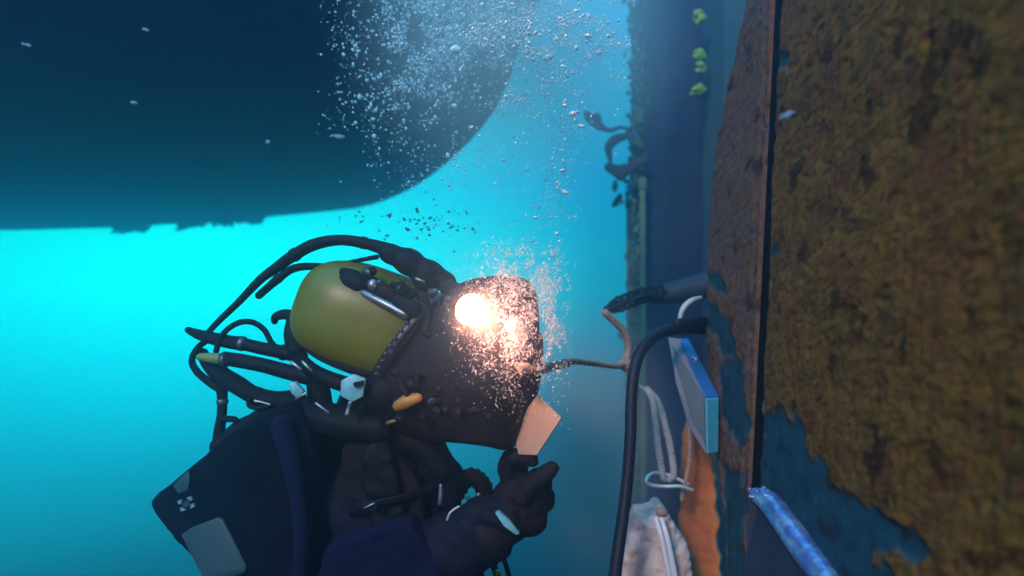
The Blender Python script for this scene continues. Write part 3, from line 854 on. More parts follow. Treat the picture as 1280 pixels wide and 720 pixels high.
for i in range(24):       # hinges, screws and hose clips crowded round the face opening
    x = rf.uniform(486, 600); y = rf.uniform(405, 532)
    if x < 545 - (y - 385) * .75: continue
    Yq = rf.uniform(1.078, 1.098); L = rf.uniform(5, 16); an = rf.uniform(-.9, .4)
    tube_obj('fitting', [P(x, y, Yq), P(x + L * .5 * math.cos(an), y - L * .5 * math.sin(an), Yq - .006), P(x + L * math.cos(an), y - L * math.sin(an), Yq + .003)],
             [rf.uniform(.002, .006), rf.uniform(.004, .008), rf.uniform(.002, .006)], rf.choice([M['helmet_dark'], M['rubber_mid'], M['rubber'], M['helmet_dark'], M['steel']]) if L < 7 else M['helmet_dark'], helmet, seg=8, n=3)

# top ridge: chrome tube with valve blocks
tube_obj('chrome_tube', [P(441, 359, 1.165), P(460, 369, 1.142), P(482, 380, 1.128), P(508, 394, 1.122)], [.0075] * 4, M['steel'], helmet, seg=14)
tube_obj('valve_block', [P(450, 349, 1.165), P(468, 357, 1.145)], [.012, .014], M['rubber_mid'], helmet, seg=12, n=3)
tube_obj('valve_block', [P(474, 361, 1.140), P(492, 370, 1.132)], [.014, .013], M['helmet_dark'], helmet, seg=12, n=3)
tube_obj('valve_block', [P(496, 375, 1.128), P(520, 388, 1.12)], [.012, .015], M['rubber_mid'], helmet, seg=12, n=3)
blob('knob', 466, 356, 1.128, (.009, .009, .010), M['steel'])
blob('knob', 508, 362, 1.128, (.008, .008, .007), M['rubber_mid'])
tube_obj('hose_socket', [P(408, 338, 1.215), P(424, 345, 1.19), P(440, 352, 1.165), P(452, 356, 1.15)], [.008, .018, .022, .016], M['rubber'], helmet, seg=14)
rt_ = random.Random(91)
for i in range(16):       # taps and unions crowded along the crown behind the lamp
    u_ = rt_.random(); x = 450 + u_ * 108; y = 344 + u_ * 34 + rt_.uniform(-9, 9); Yq = 1.150 - .035 * u_
    tube_obj('tap', [P(x, y, Yq), P(x + rt_.uniform(4, 10), y + rt_.uniform(-4, 6), Yq - .01)], [rt_.uniform(.004, .009), rt_.uniform(.004, .008)],
             rt_.choice([M['helmet_dark'], M['dull_steel'], M['rubber_mid']]), helmet, seg=10, n=2)
# crown bracket
bm = bmesh.new()
for (x, y, rx, rz, a) in ((490, 318, 17, 13, .4), (512, 328, 22, 17, .5), (538, 342, 22, 16, .6), (556, 352, 15, 13, .6), (530, 352, 16, 12, .5)):
    ball(bm, P(x, y, 1.2), (rx * k, .040, rz * k), (0, a, 0), 16, 12)
melt('hose_coupling', bm, .005, M['rubber'], helmet, 3)
tube_obj('clip', [P(520, 348, 1.145), P(531, 353, 1.143)], .0022, M['steel'], helmet, seg=8, n=2)
tube_obj('clip', [P(556, 376, 1.12), P(566, 392, 1.11)], [.002, .006], M['white'], helmet, seg=8, n=2)
tube_obj('visor_arm', [P(532, 370, 1.13), P(535, 395, 1.115), P(530, 415, 1.11), P(538, 420, 1.11)], .0055, M['rubber_mid'], helmet, seg=10)
LP = P(588, 387, 1.02)
ld = Vector((.45, -.80, -.22)).normalized()
Ml = Matrix.Translation(LP) @ ld.to_track_quat('Z', 'Y').to_matrix().to_4x4()
bm = bmesh.new(); tube(bm, [LP - ld * .05, LP - ld * .03, LP - ld * .012, LP - ld * .002], [.014, .022, .024, .0245], seg=28, n=4)
obj('lamp_housing', bm, M['helmet_dark'], helmet)
ball(bm := bmesh.new(), (0, 0, 0), (.0245, .0245, .015), None, 28, 14)
bmesh.ops.transform(bm, matrix=Ml, verts=bm.verts)
tube_obj('lamp_arm', [P(560, 360, 1.15), P(572, 366, 1.11), LP - ld * .05], [.016, .014, .012], M['helmet_dark'], helmet, seg=12)
M['lens'] = mat('lit_lamp_lens', (1, .8, .6), .3, emit=(1, .62, .36), strength=22)
obj('lamp_lens', bm, M['lens'], helmet)
lamp = bpy.data.objects.new('helmet_lamp_light', bpy.data.lights.new('helmet_lamp_light', 'POINT'))
COL.objects.link(lamp); lamp.location = LP + ld * .045
lamp.data.energy = 1.1; lamp.data.color = (1, .52, .36); lamp.data.shadow_soft_size = .015
beam = bpy.data.objects.new('helmet_lamp_beam', bpy.data.lights.new('helmet_lamp_beam', 'SPOT'))  # extra spot added at the lamp, aimed to brighten bag and orange strip
COL.objects.link(beam); beam.location = LP + ld * .045
beam.data.energy = 4; beam.data.color = (1, .50, .34); beam.data.shadow_soft_size = .02
beam.data.spot_size = R(64); beam.data.spot_blend = .9
beam.rotation_euler = (P(850, 610, 1.6) - beam.location).to_track_quat('-Z', 'Y').to_euler()
# lower yoke and neck ring below the shell
bm = bmesh.new()
tube(bm, [P(372, 446, 1.22), P(395, 466, 1.17), P(430, 480, 1.15), P(462, 486, 1.14)], [.012, .014, .015, .014], seg=14)
tube(bm, [P(365, 505, 1.26), P(400, 520, 1.19), P(440, 530, 1.17), P(480, 535, 1.16)], [.024, .028, .030, .028], seg=14)
tube(bm, [P(395, 468, 1.2), P(400, 500, 1.2), P(398, 520, 1.2)], [.02, .022, .022], seg=12)
tube(bm, [P(470, 490, 1.2), P(466, 515, 1.18), P(462, 530, 1.18)], [.02, .022, .022], seg=12)
melt('neck_ring', bm, .005, M['rubber'], helmet, 3)
prism(bm := bmesh.new(), [P(x, y, 1.108) for x, y in ((426, 476), (441, 468), (456, 474), (454, 496), (440, 503), (425, 495))], Vector((0, .012, 0)), .002)
obj('latch_plate', bm, M['cyanplate'], helmet)
tube_obj('latch_pin', [P(438, 503, 1.11), P(436, 510, 1.11), P(434, 518, 1.11)], [.004, .0035, .005], M['steel'], helmet, seg=8)
prism(bm := bmesh.new(), [P(x, y, 1.106) for x, y in ((442, 478), (455, 475), (455, 481), (444, 484))], Vector((0, -.006, 0)), .001)
obj('latch_lever', bm, M['rubber_mid'], helmet)
for (a, b) in (((395, 504), (411, 516)), ((364, 452), (376, 462)), ((378, 452), (389, 463)), ((370, 499), (383, 491))):
    tube_obj('clamp_bolt', [P(*a, 1.135), P(*b, 1.132)], .0026, M['steel'], helmet, seg=8, n=2)
prism(bm := bmesh.new(), [P(x, y, 1.14) for x, y in ((360, 480), (368, 477), (380, 490), (372, 499), (363, 492))], Vector((0, .014, 0)), .003)
obj('clamp', bm, M['cyanplate'], helmet)
tube_obj('lever_handle', [P(343, 403, 1.25), P(345, 396, 1.25), P(358, 393, 1.25), P(366, 400, 1.25), P(365, 420, 1.24), P(372, 440, 1.22)], [.006, .008, .010, .013, .015, .018], M['rubber'], helmet, seg=12)

# ---- hoses behind the helmet
def hose(pts, r, m='rubber', Y=1.24, lab=None, dY=None, seg=12, ridge=0, n=8):
    nn = len(pts)
    pts3 = [P(x, y, Y if dY is None else Y + dY * i / (nn - 1)) for i, (x, y) in enumerate(pts)]
    r = [q * k for q in r] if isinstance(r, list) else r * k
    o = tube_obj('hose', pts3, r, M[m], person, seg=seg, ridge=ridge, n=n)
    if lab: o['label'] = lab
    return o
hose([(256, 420), (275, 400), (298, 378), (325, 350), (345, 335), (366, 320), (392, 306), (425, 300), (460, 305), (490, 314)], [3.5, 4, 4.5, 5.5, 6.5, 7.5, 7.5, 6.5, 7, 9], 'rubber', 1.25, 'long thick black hose arching over the helmet', -.04)
hose([(323, 370), (332, 362), (346, 350), (366, 336), (392, 333), (412, 338)], [5, 5, 5.5, 5, 4.5, 7], 'rubber', 1.25, 'shorter hose with a blunt end', -.03)
hose([(405, 338), (425, 331), (446, 326), (472, 321)], [2.5, 2.6, 2.6, 3], 'rubber', 1.22, 'thin cable to the crown coupling')
hose([(234, 412), (248, 418), (266, 423), (290, 428), (300, 429)], [4, 6.5, 8, 8.5, 9], 'rubber_mid', 1.25, 'tapered hose end')
hose([(300, 429), (330, 436), (352, 440), (378, 446)], [8, 8, 8.5, 9], 'rubber', 1.25, 'upper straight hose', -.03)
hose([(279, 448), (300, 451), (330, 457), (360, 465), (400, 474)], [8.5, 9, 9, 9.5, 11], 'rubber', 1.235, 'lower straight hose', -.04)
hose([(248, 446), (258, 447), (268, 448), (279, 449)], [4, 6, 7, 7.5], 'greenish', 1.235, 'green hose end')
hose([(262, 424), (248, 434), (240, 450), (246, 464), (262, 478), (276, 486)], [3.5, 4, 4, 4.5, 5, 6], 'rubber_mid', 1.26, 'outer looping hose')
hose([(252, 440), (262, 456), (278, 470), (298, 482), (318, 494), (345, 500), (372, 500)], [7, 9, 12, 12, 11, 11, 13], 'rubber_mid', 1.27, 'broad sagging hose', -.04)
hose([(270, 440), (274, 426), (284, 412), (300, 403), (316, 403), (330, 412), (338, 426), (346, 436)], 3.6, 'rubber', 1.24, 'thin looped hose')
hose([(277, 478), (278, 500), (277, 520), (274, 540), (272, 560)], [8, 6, 6, 7, 7], 'rubber', 1.25, 'vertical strap hose')
hose([(270, 560), (285, 548), (300, 536), (318, 528), (340, 515)], [10, 10, 11, 12, 14], 'rubber', 1.24, 'hose running onto the shoulder')
hose([(311, 498), (312, 507), (322, 510), (336, 507)], 3, 'rubber', 1.22, 'small ring under the hose')
hose([(318, 501), (328, 503), (338, 506)], 1.8, 'steel', 1.215, 'bright pin')
hose([(278, 524), (292, 524), (297, 529)], 4, 'rubber_mid', 1.23, 'strap buckle')
hose([(470, 540), (500, 548), (530, 560), (556, 590)], [14, 15, 16, 14], 'rubber', 1.20, 'hose under the chin')

# ================================================================== THINGS BY THE DIVER
# plate pinched in the glove
bm = bmesh.new()
pa, pb, pc = P(672, 493, 1.150), P(702, 522, 1.120), P(671, 569, 1.110)
pn = (pb - pa).cross(pc - pa)
def on_plane(x, y):
    r_ = P(x, y, 1); return r_ * (pa.dot(pn) / r_.dot(pn))
prism(bm, [pa, pb, pc, on_plane(648, 568), on_plane(640, 535)], Vector((.0015, .006, -.002)), .0008)
plate = obj('metal_plate', bm, M['wood'], None, smooth=False)
tag(plate, 'flat square-cornered plate glowing orange in the lamplight, pinched in the gloved hand', 'plate')

# frayed rope from behind the shield to the pipe
rp = thing('frayed_rope', 'brown frayed rope running from the diver towards the pile, its upturned end hooked', 'rope', P(790, 455, 1.6))
def ropeobj(name, pts, r, m, parent, strands=3, turns=9, n=16, seg=6):
    path = catmull(pts, n)
    bm = bmesh.new()
    L = len(path)
    up = Vector((0, 1, 0))
    for s in range(strands):
        sp = []
        for i, p in enumerate(path):
            tn = (path[min(i + 1, L - 1)] - path[max(i - 1, 0)]).normalized()
            a1 = tn.cross(up).normalized(); a2 = tn.cross(a1).normalized()
            a = 2 * math.pi * (s / strands + turns * i / (L - 1))
            sp.append(p + (a1 * math.cos(a) + a2 * math.sin(a)) * r * .55)
        tube(bm, sp, r * .62, seg=seg, smooth=False)
    return obj(name, bm, m, parent)
ropeobj('strand', [P(648, 461, 1.12), P(665, 465, 1.15), P(690, 457, 1.25), P(715, 452, 1.35), P(745, 455, 1.5), P(772, 458, 1.6), P(784, 452, 1.65)], .0062, M['rope'], rp, turns=12)
ropeobj('strand', [P(755, 390, 1.6), P(768, 402, 1.62), P(780, 415, 1.64), P(785, 432, 1.65), P(784, 445, 1.65), P(775, 458, 1.63)], .0085, M['rope'], rp, turns=8)
ropeobj('strand', [P(660, 464, 1.12), P(685, 462, 1.22), P(710, 457, 1.3)], .004, M['rope'], rp, turns=5)
ropeobj('strand', [P(655, 466, 1.09), P(650, 461, 1.08), P(658, 458, 1.085), P(668, 464, 1.10), P(682, 463, 1.16)], .006, M['rope'], rp, turns=4)
ball(bm := bmesh.new(), P(782, 455, 1.64), (.016, .015, .019), None, 12, 8); obj('knot', bm, M['rope'], rp)

# dark chain of close links stretched from the pile
ch = thing('chain', 'short dark chain of close links ending beside the frayed rope hook', 'chain', P(812, 366, 1.95))
pth = catmull([P(762, 386, 1.85), P(775, 380, 1.86), P(790, 374, 1.88), P(804, 369, 1.9), P(818, 367, 1.92), P(832, 365, 1.95)], 4)
for i in range(0, len(pth) - 1, 1):
    p = pth[i]; tn = (pth[i + 1] - p).normalized()
    s = min(1, .45 + i * .16)
    a1 = tn.cross(Vector((0, 1, 0))).normalized(); a2 = Vector((0, 1, 0))
    if i % 2: a1, a2 = a2, a1
    ringp = [p + tn * (math.cos(a) * .017) + a1 * (math.sin(a) * .020 * s) for a in [j * math.pi / 6 for j in range(13)]]
    bm = bmesh.new(); tube(bm, ringp, .0052, seg=7, smooth=False, cap=False, flat_dir=a2)
    obj('link', bm, M['rubber'], ch)
# shackle bar behind the chain
bar = tube_obj('dark_crossbar', [P(812, 372, 2.05), P(840, 366, 2.05), P(875, 358, 2.05), P(905, 352, 2.05)], [.022, .034, .04, .04], M['stub'], None, seg=12)
tag(bar, 'thick dark bar lying across the pile above the cable bend', 'bar')

# black cable
cb = tube_obj('black_cable', [P(892, 411, 1.68), P(868, 410, 1.62), P(845, 411, 1.55), P(822, 418, 1.5), P(803, 436, 1.46), P(793, 462, 1.44), P(789, 500, 1.42), P(788, 545, 1.40), P(784, 600, 1.38),
    P(778, 650, 1.36), P(771, 700, 1.34), P(764, 760, 1.32)], [.0165, .0155, .0145, .013, .0125, .0125, .0125, .0125, .0125, .0125, .013, .013], M['cable'], None, seg=16)
tag(cb, 'thick black cable bending down from the rusty wall past the bag', 'cable')
tube_obj('sheath', [P(845, 404, 1.545), P(862, 402, 1.56), P(880, 401, 1.6)], [.010, .012, .012], M['cable'], cb, seg=12)
# white hook
hk = tube_obj('white_hook', [P(850, 400, 1.62), P(851, 393, 1.62), P(855, 384, 1.62), P(864, 376, 1.63), P(876, 372, 1.66)], [.005, .006, .007, .007, .005], M['white'], None, seg=10)
tag(hk, 'small curved white hook standing above the cable bend', 'hook')

# steel bracket plate jutting from the wall
Yb = 1.42
br = thing('steel_bracket', 'pale steel plate jutting from the wall edge, edges coloured bright blue as if lit, above the orange strip', 'bracket', P(880, 500, 1.5))
q0, q1, q2, q3 = P(836, 424, 1.72), P(858, 424, 1.74), P(898, 497, 1.46), P(898, 568, 1.46)
q4, q5 = P(882, 500, 1.42), P(884, 568, 1.42)
prism(bm := bmesh.new(), [P(836, 422, 1.70), P(851, 424, 1.68), P(882, 497, 1.42), P(883, 568, 1.42), P(862, 535, 1.50), P(846, 480, 1.60)], Vector((.002, .018, 0)), .0008)
obj('face_plate', bm, M['bracket_face'], br, smooth=False)
bm = bmesh.new()
a = [P(848, 423, 1.695), P(860, 423, 1.76), P(899, 496, 1.46), P(883, 496, 1.415)]
prism(bm, a, Vector((0, .004, -.010)), .0008); obj('top_edge', bm, M['bracket_edge'], br, smooth=False)
bm = bmesh.new()
prism(bm, [P(883, 498, 1.413), P(899, 498, 1.44), P(898, 566, 1.44), P(884, 568, 1.413)], Vector((.001, .02, 0)), .003, 3)
obj('lit_end', bm, M['bracket_end'], br, smooth=False)
bm = bmesh.new()
rs = np.random.RandomState(6)
for i in range(9): ball(bm, P(868 + rs.uniform(-2, 3), 449 + rs.uniform(-3, 3), 1.6), rs.uniform(.002, .005), None, 8, 6)
obj('weld_spatter', bm, M['bead'], br)

# lower stub with crumpled weld bead
st = thing('welded_plate', 'dark blue plate at the wall foot with a crumpled shiny silver-blue weld edge', 'plate', P(960, 720, 1.1))
bm = bmesh.new()
prism(bm, [P(936, 622, 1.20), P(950, 624, 1.19), P(1010, 725, .99), P(1040, 800, .93), P(930, 800, 1.18), P(932, 700, 1.20)], Vector((.015, .006, 0)), .001)
obj('face_plate', bm, M['stub'], st, smooth=False)
bm = bmesh.new()
path = catmull([P(944, 618, 1.19), P(962, 628, 1.15), P(985, 658, 1.08), P(1008, 690, 1.02), P(1030, 718, .97), P(1060, 765, .90)], 12)
rs = np.random.RandomState(12)
tube(bm, path, [.013, .020, .021, .0215, .021, .021], seg=16, smooth=False)
for i, p in enumerate(path):
    for _ in range(1):
        ball(bm, p + Vector((rs.uniform(-.011, .011), rs.uniform(-.012, -.002), rs.uniform(-.012, .012))), (rs.uniform(.003, .006), rs.uniform(.003, .005), rs.uniform(.006, .014)), (rs.uniform(-1, 1), rs.uniform(-1, 1), 0), 8, 6)
for i in range(10):
    ball(bm, P(940 + rs.uniform(-5, 22), 616 + rs.uniform(-6, 8), 1.17), rs.uniform(.002, .005), None, 8, 6)
melt('weld_edge', bm, .0022, M['bead'], st, 1)

# hanging twisted ropes, wire triangle, bag
r1 = thing('hanging_rope', 'doubled pale twisted rope holding up the wire triangle', 'rope', P(815, 470, 1.75))
ropeobj('strand', [P(808, 486, 1.72), P(816, 500, 1.7), P(820, 530, 1.66), P(823, 560, 1.64), P(828, 592, 1.62), P(832, 600, 1.62)], .0085, M['rope_pale'], r1, turns=13)
ropeobj('strand', [P(808, 486, 1.72), P(822, 502, 1.7), P(831, 530, 1.66), P(838, 560, 1.64), P(842, 592, 1.62), P(836, 600, 1.62)], .0085, M['rope_pale'], r1, turns=13)
ropeobj('strand', [P(790, 476, 1.78), P(802, 484, 1.75), P(812, 492, 1.72), P(822, 503, 1.70)], .0045, M['rope_pale'], r1, turns=5)
r2 = ropeobj('hanging_rope', [P(861, 528, 1.66), P(862, 550, 1.64), P(862, 575, 1.63), P(857, 600, 1.62), P(852, 625, 1.62)], .0055, M['rope'], None, turns=11)
tag(r2, 'thin brown twisted rope hanging along the orange strip', 'rope')
wt = tube_obj('wire_triangle', [P(866, 613, 1.60), P(850, 608, 1.58), P(830, 608, 1.58), P(813, 606, 1.58), P(808, 600, 1.58), P(813, 593, 1.6), P(822, 591, 1.62), P(834, 593, 1.62), P(848, 599, 1.62), P(860, 605, 1.62)], .0040, M['wire'], None, seg=10)
tag(wt, 'bent bright steel wire loop hanging on the pale ropes over the bag', 'wire loop')
bg = thing('plastic_bag', 'crumpled pale pinkish bag with a white band hanging below the wire loop', 'bag', P(820, 720, 1.5))
bm = bmesh.new()
bp = [(826, 640), (840, 655), (858, 690), (866, 800), (778, 800), (780, 705), (786, 672), (800, 655), (816, 646)]
prism(bm, catmull([P(x, y, 1.54) for x, y in bp] + [P(*bp[0], 1.54)], 4)[:-1], Vector((0, .11, 0)), .02, 3)
bo = melt('sack', bm, .006, M['bag'], bg, 10)
me = bo.data; n_ = len(me.vertices); co = np.empty(n_ * 3, np.float32); me.vertices.foreach_get('co', co); co = co.reshape(-1, 3)
no = np.empty(n_ * 3, np.float32); me.vertices.foreach_get('normal', no); no = no.reshape(-1, 3)
wr = (1 - np.abs(fbm(co[:, 0] * 22 + 40, co[:, 2] * 14 + 40, 220, 4) * 2 - 1) - .7) * .035
co += no * wr[:, None]; me.vertices.foreach_set('co', co.ravel()); me.update()
bm = bmesh.new()
for off in (0, 7): tube(bm, [P(820 + off, 648, 1.50), P(826 + off, 668, 1.485), P(832 + off, 695, 1.48), P(838 + off, 730, 1.48), P(842 + off, 780, 1.48)], [.005, .006, .006, .007, .007], seg=8, flat=.5)
obj('band', bm, M['bag_band'], bg)
ball(bm := bmesh.new(), P(827, 640, 1.54), (.014, .014, .012), None, 12, 8); obj('knot', bm, M['rope'], bg)

# ================================================================== BUBBLES, SPATTER, FLAKES
def ico(sub):
    bm = bmesh.new(); bmesh.ops.create_icosphere(bm, subdivisions=sub, radius=1)
    v = np.array([p.co[:] for p in bm.verts]); f = np.array([[q.index for q in fc.verts] for fc in bm.faces]); bm.free(); return v, f
I1, I2 = ico(1), ico(2)
def swarm(name, pos, size, m, stretch, seed, base=I1, tw=.6):
    rs = np.random.RandomState(seed)
    v, f = base; n = len(pos)
    sc = np.asarray(size)[:, None] * (1 + rs.uniform(-.3, .3, (n, 3)))
    sc[:, 2] *= stretch[0] + (stretch[1] - stretch[0]) * rs.rand(n)
    ang = rs.uniform(-tw, tw, n); ca, sa = np.cos(ang), np.sin(ang)
    V = v[None] * sc[:, None, :]
    x = V[..., 0] * ca[:, None] + V[..., 2] * sa[:, None]; z = -V[..., 0] * sa[:, None] + V[..., 2] * ca[:, None]
    V = np.stack([x, V[..., 1], z], -1) + np.asarray(pos)[:, None, :]
    Fc = f[None] + (np.arange(n) * len(v))[:, None, None]
    me = bpy.data.meshes.new(name)
    V = V.reshape(-1, 3); Fc = Fc.reshape(-1, 3)
    me.vertices.add(len(V)); me.vertices.foreach_set('co', V.ravel().astype(np.float32))
    me.loops.add(Fc.size); me.loops.foreach_set('vertex_index', Fc.ravel().astype(np.int32))
    me.polygons.add(len(Fc)); me.polygons.foreach_set('loop_start', (np.arange(len(Fc)) * 3).astype(np.int32))
    me.update(); me.validate()
    return link(name, me, m)
def px_pos(px, py, Y): return np.stack([(px - 640) / F * Y, Y, (360 - py) / F * Y], -1)
rs = np.random.RandomState(21)
# density map of the plume in picture terms, filled through a metre of depth
def plume(n, seed):
    rs = np.random.RandomState(seed)
    X, Yp_, out = [], [], 0
    while out < n:
        px = rs.uniform(395, 800, 6000); py = rs.uniform(-60, 340, 6000)
        w = np.exp(-((px - 640 - (90 - py) * .18) / 95) ** 2) * np.exp(-(np.maximum(py - 20, 0) / 95) ** 2)
        w += .55 * np.exp(-((px - 520) / 75) ** 2) * np.exp(-(np.maximum(py - 60, 0) / 100) ** 2)
        w += .7 * np.exp(-((px - 740) / 30) ** 2) * np.exp(-((py - 75) / 26) ** 2)
        w += .22 * np.exp(-((px - 700 + (py - 200) * .12) / 28) ** 2)
        w += .07 * np.exp(-((px - 560) / 90) ** 2) * np.exp(-((py - 180) / 80) ** 2)
        lump = fbm(px / 26, py / 26, 300, 3)
        w *= np.clip((lump - .33) * 4, .05, 1.3)
        keep = rs.rand(6000) < w
        X.append(px[keep]); Yp_.append(py[keep]); out += keep.sum()
    return np.concatenate(X)[:n], np.concatenate(Yp_)[:n], rs.uniform(1.25, 1.9, n)
px, py, Yv = plume(13000, 31)
sz = (np.exp(rs.normal(math.log(.66), .48, 13000))) * Yv / F
tag(swarm('bubble_plume', px_pos(px, py, Yv), sz, M['bubble'], (.8, 1.7), 41), 'dense plume of small air bubbles rising past the hull', 'bubbles', kind='stuff')
rf2 = np.random.RandomState(61); n = 9000
px = rf2.normal(668, 66, n); py = rf2.normal(30, 52, n); Yv = rf2.uniform(1.2, 1.7, n)
cl = fbm(px / 20, py / 13, 350, 4); kp = (rf2.rand(n) < np.clip((cl - .46) * 7, 0, 1)) & (px < 790) & (py < 190)
px, py, Yv = px[kp], py[kp], Yv[kp]
tag(swarm('bubble_foam', px_pos(px, py, Yv), np.exp(rf2.normal(math.log(.75), .5, len(px))) * Yv / F, M['bubble_bright'], (.4, 1.4), 47, I1, 1.2), 'foamy clumps of bubbles near the top of the plume, coloured bright as glints', 'bubbles', kind='stuff')
# larger single bubbles
px, py, Yv = plume(110, 55)
spots = [(685, 72, 6), (569, 62, 6.5), (706, 132, 3.5), (722, 140, 3), (727, 158, 4), (716, 142, 4), (706, 240, 3.5), (697, 228, 2.5), (669, 272, 3), (696, 292, 3), (703, 213, 3), (660, 42, 4), (720, 60, 4), (735, 45, 4), (712, 537, 2.2), (760, 45, 3.5), (748, 66, 3.5)]
bub_me = bpy.data.meshes.new('bubble')
bmt = bmesh.new(); bmesh.ops.create_icosphere(bmt, subdivisions=3, radius=1); bmt.to_mesh(bub_me); bmt.free()
bub_me.materials.append(M['bubble_bright']); bub_me.shade_smooth()
allb = [(x, y, r_, 1.3 + .2 * rs.rand()) for x, y, r_ in spots] + [(a, b, rs.uniform(1.2, 2.2), c) for a, b, c in zip(px, py, Yv)]
for (x, y, r_, Yc) in allb:
    o = bpy.data.objects.new('bubble', bub_me); COL.objects.link(o)
    o.location = P(x, y, Yc); q = r_ * Yc / F
    o.scale = (q * rs.uniform(.9, 1.4), q, q * rs.uniform(.55, .9)); o.rotation_euler = (0, rs.uniform(-.5, .5), 0)
    tag(o, 'larger shiny air bubble rising in the plume', 'bubble', 'larger bubbles rising in the plume')
# fine spatter and bubbles in the lamp beam
n = 15000
a = rs.uniform(0, 2 * math.pi, n); rad = np.abs(rs.normal(0, 1, n)) ** .8
px = 640 + np.cos(a) * rad * 40; py = 412 + np.sin(a) * rad * 58
up = rs.rand(n) < .22
px[up] = 648 + rs.normal(0, 26, up.sum()); py[up] = 350 + rs.normal(0, 24, up.sum())
rt = rs.rand(n) < .14
px[rt] = 690 + rs.normal(0, 9, rt.sum()); py[rt] = 400 + rs.normal(0, 50, rt.sum())
keep = (px > 545) & (px < 715) & (py > 296) & (py < 545) & (rs.rand(n) < np.clip((fbm(px / 13, py / 17, 333, 3) - .30) * 3.2, .06, 1))
px, py = px[keep], py[keep]
Yv = rs.uniform(.96, 1.10, len(px))
sz = np.exp(rs.normal(math.log(.34), .42, len(px))) * Yv / F
def mist(name, c, r, m):
    ball(b := bmesh.new(), c, r, None, 24, 16)
    return obj(name, b, m)
def mist_mat(name, col, dens, fall):
    m = bpy.data.materials.new(name); m.use_nodes = True
    t = m.node_tree; t.nodes.clear()
    out = t.nodes.new('ShaderNodeOutputMaterial'); pv = t.nodes.new('ShaderNodeVolumePrincipled')
    pv.inputs['Color'].default_value = (*col, 1)
    co = t.nodes.new('ShaderNodeTexCoord'); mp = t.nodes.new('ShaderNodeMapping'); mp.vector_type = 'POINT'
    mp.inputs['Location'].default_value = (-1, -1, -1); mp.inputs['Scale'].default_value = (2, 2, 2)
    t.links.new(co.outputs['Generated'], mp.inputs[0])
    ln = t.nodes.new('ShaderNodeVectorMath'); ln.operation = 'LENGTH'
    t.links.new(mp.outputs[0], ln.inputs[0])
    mr = t.nodes.new('ShaderNodeMapRange'); mr.interpolation_type = 'SMOOTHSTEP'
    mr.inputs['From Min'].default_value = 0; mr.inputs['From Max'].default_value = 1
    mr.inputs['To Min'].default_value = dens; mr.inputs['To Max'].default_value = 0
    t.links.new(ln.outputs['Value'], mr.inputs['Value'])
    t.links.new(mr.outputs[0], pv.inputs['Density'])
    t.links.new(pv.outputs[0], out.inputs['Volume'])
    return m
tag(mist('lamp_mist', P(628, 402, 1.03), (.125, .05, .14), mist_mat('pink_halo_mist', (.95, .62, .58), 2.0, 1)), 'mist of the finest bubbles round the lamp, tinted pink for its halo', 'mist', kind='stuff')  # pink volume added as the lamp halo among the fine bubbles
tag(mist('lamp_glow', LP + ld * .02, (.062, .05, .058), mist_mat('orange_glow_mist', (.9, .6, .45), 7.0, 1)), 'small orange-tinted mist added for the glow close round the lamp', 'mist', kind='stuff')  # orange volume added to paint the glow round the lens
tag(mist('plume_mist', P(650, 40, 1.6), (.48, .34, .50), mist_mat('plume_bubble_mist', (.72, .96, 1.0), 3.4, 1)), 'pale mist of the finest bubbles in the rising plume', 'mist', kind='stuff')
tag(mist('lamplit_haze', P(738, 570, 1.80), (.30, .24, .50), mist_mat('lamplit_haze_tint', (.85, .50, .47), 4.5, 1)), 'reddish haze added for the lamplit murk between the diver and the rusty wall', 'silt', kind='stuff')  # reddish volume added, the warm lamplight is put into its colour
tag(swarm('spatter_cloud', px_pos(px, py, Yv), sz, M['spatter'], (.8, 3.6), 42, I1, 1.5), 'glittering cloud of fine bubbles and spatter lit by the helmet lamp', 'bubbles', kind='stuff')
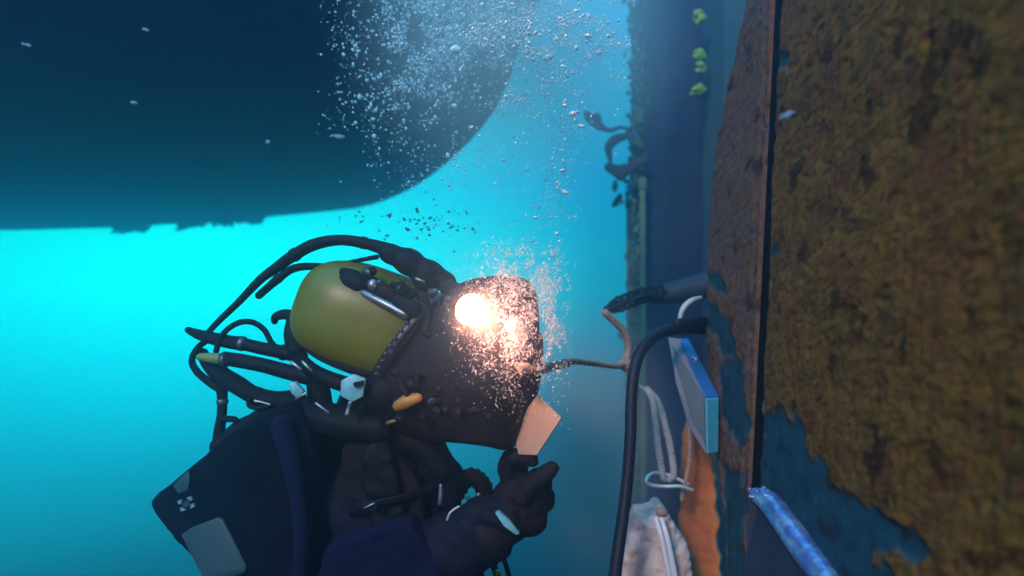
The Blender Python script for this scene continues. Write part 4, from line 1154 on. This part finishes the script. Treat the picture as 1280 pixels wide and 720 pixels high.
# pale flakes adrift
fl = [(167, 129, 7, 2.5, .2, 'pale blurred flake adrift in front of the dark hull, left side'), (335, 178, 4, 3, 0, 'small round pale flake adrift below the middle of the hull'),
      (421, 171, 15, 3, .08, 'long thin pale flake adrift beside the bubble plume'), (33, 56, 9, 2, .25, 'faint flake adrift at the far upper left'),
      (985, 145, 11, 4, -.3, 'pale mauve flake drifting in front of the rusty wall'), (182, 37, 7, 2.2, .3, 'faint flake adrift near the top of the hull')]
for (x, y, a_, b_, rot, lab) in fl:
    Yf = .95 if x > 900 else 1.6
    bm = bmesh.new(); q = Yf / F * .5
    ball(bm, P(x, y, Yf), (a_ * q * 1.5, b_ * q * .5, b_ * q * 1.5), (0, rot, 0), 12, 8)
    for v in bm.verts: v.co += Vector((rs.uniform(-.5, .5) * b_ * q, 0, rs.uniform(-1, 1) * b_ * q))
    if x > 900: bmesh.ops.translate(bm, vec=P(x, y, .72) - P(x, y, .95), verts=bm.verts)
    tag(obj('drifting_flake', bm, M['flake']), lab, 'flake', 'pale flakes adrift')
# dark specks between hull and helmet
n = 150
px = 520 + rs.normal(0, 45, n); py = 278 + rs.normal(0, 16, n)
Yv = rs.uniform(1.5, 2.0, n)
cl = fbm(px / 14, py / 14, 400, 2); kp = cl > .45
px, py, Yv = px[kp], py[kp], Yv[kp]
tag(swarm('drifting_silt', px_pos(px, py, Yv), rs.uniform(.8, 2.4, len(px)) * Yv / F, M['speck'], (.5, 1.0), 43), 'dark specks of silt drifting between the hull and the helmet', 'silt', kind='stuff')
n = 500
px = rs.uniform(0, 1280, n); py = rs.uniform(0, 720, n); Yv = rs.uniform(.7, 2.6, n)
kp = (px < 860); px, py, Yv = px[kp], py[kp], Yv[kp]
tag(swarm('suspended_particles', px_pos(px, py, Yv), rs.uniform(.25, .6, len(px)) * Yv / F, M['flake'], (.6, 1.2), 44), 'tiny pale particles suspended all through the water', 'particles', kind='stuff')

# ================================================================== the turbid water itself
bm = bmesh.new(); box(bm, (-4, 4.75, -.6), (26, 15.5, 5.2))
hz = obj('haze', bm, None, None, smooth=False)
mh = bpy.data.materials.new('turbid_water'); mh.use_nodes = True
t = mh.node_tree; t.nodes.clear()
out = t.nodes.new('ShaderNodeOutputMaterial'); pv = t.nodes.new('ShaderNodeVolumePrincipled')
pv.inputs['Color'].default_value = (.32, .55, .90, 1)
pv.inputs['Density'].default_value = .12
pv.inputs['Anisotropy'].default_value = .84
t.links.new(pv.outputs[0], out.inputs['Volume'])
hz.data.materials.append(mh)
tag(hz, kind='stuff')
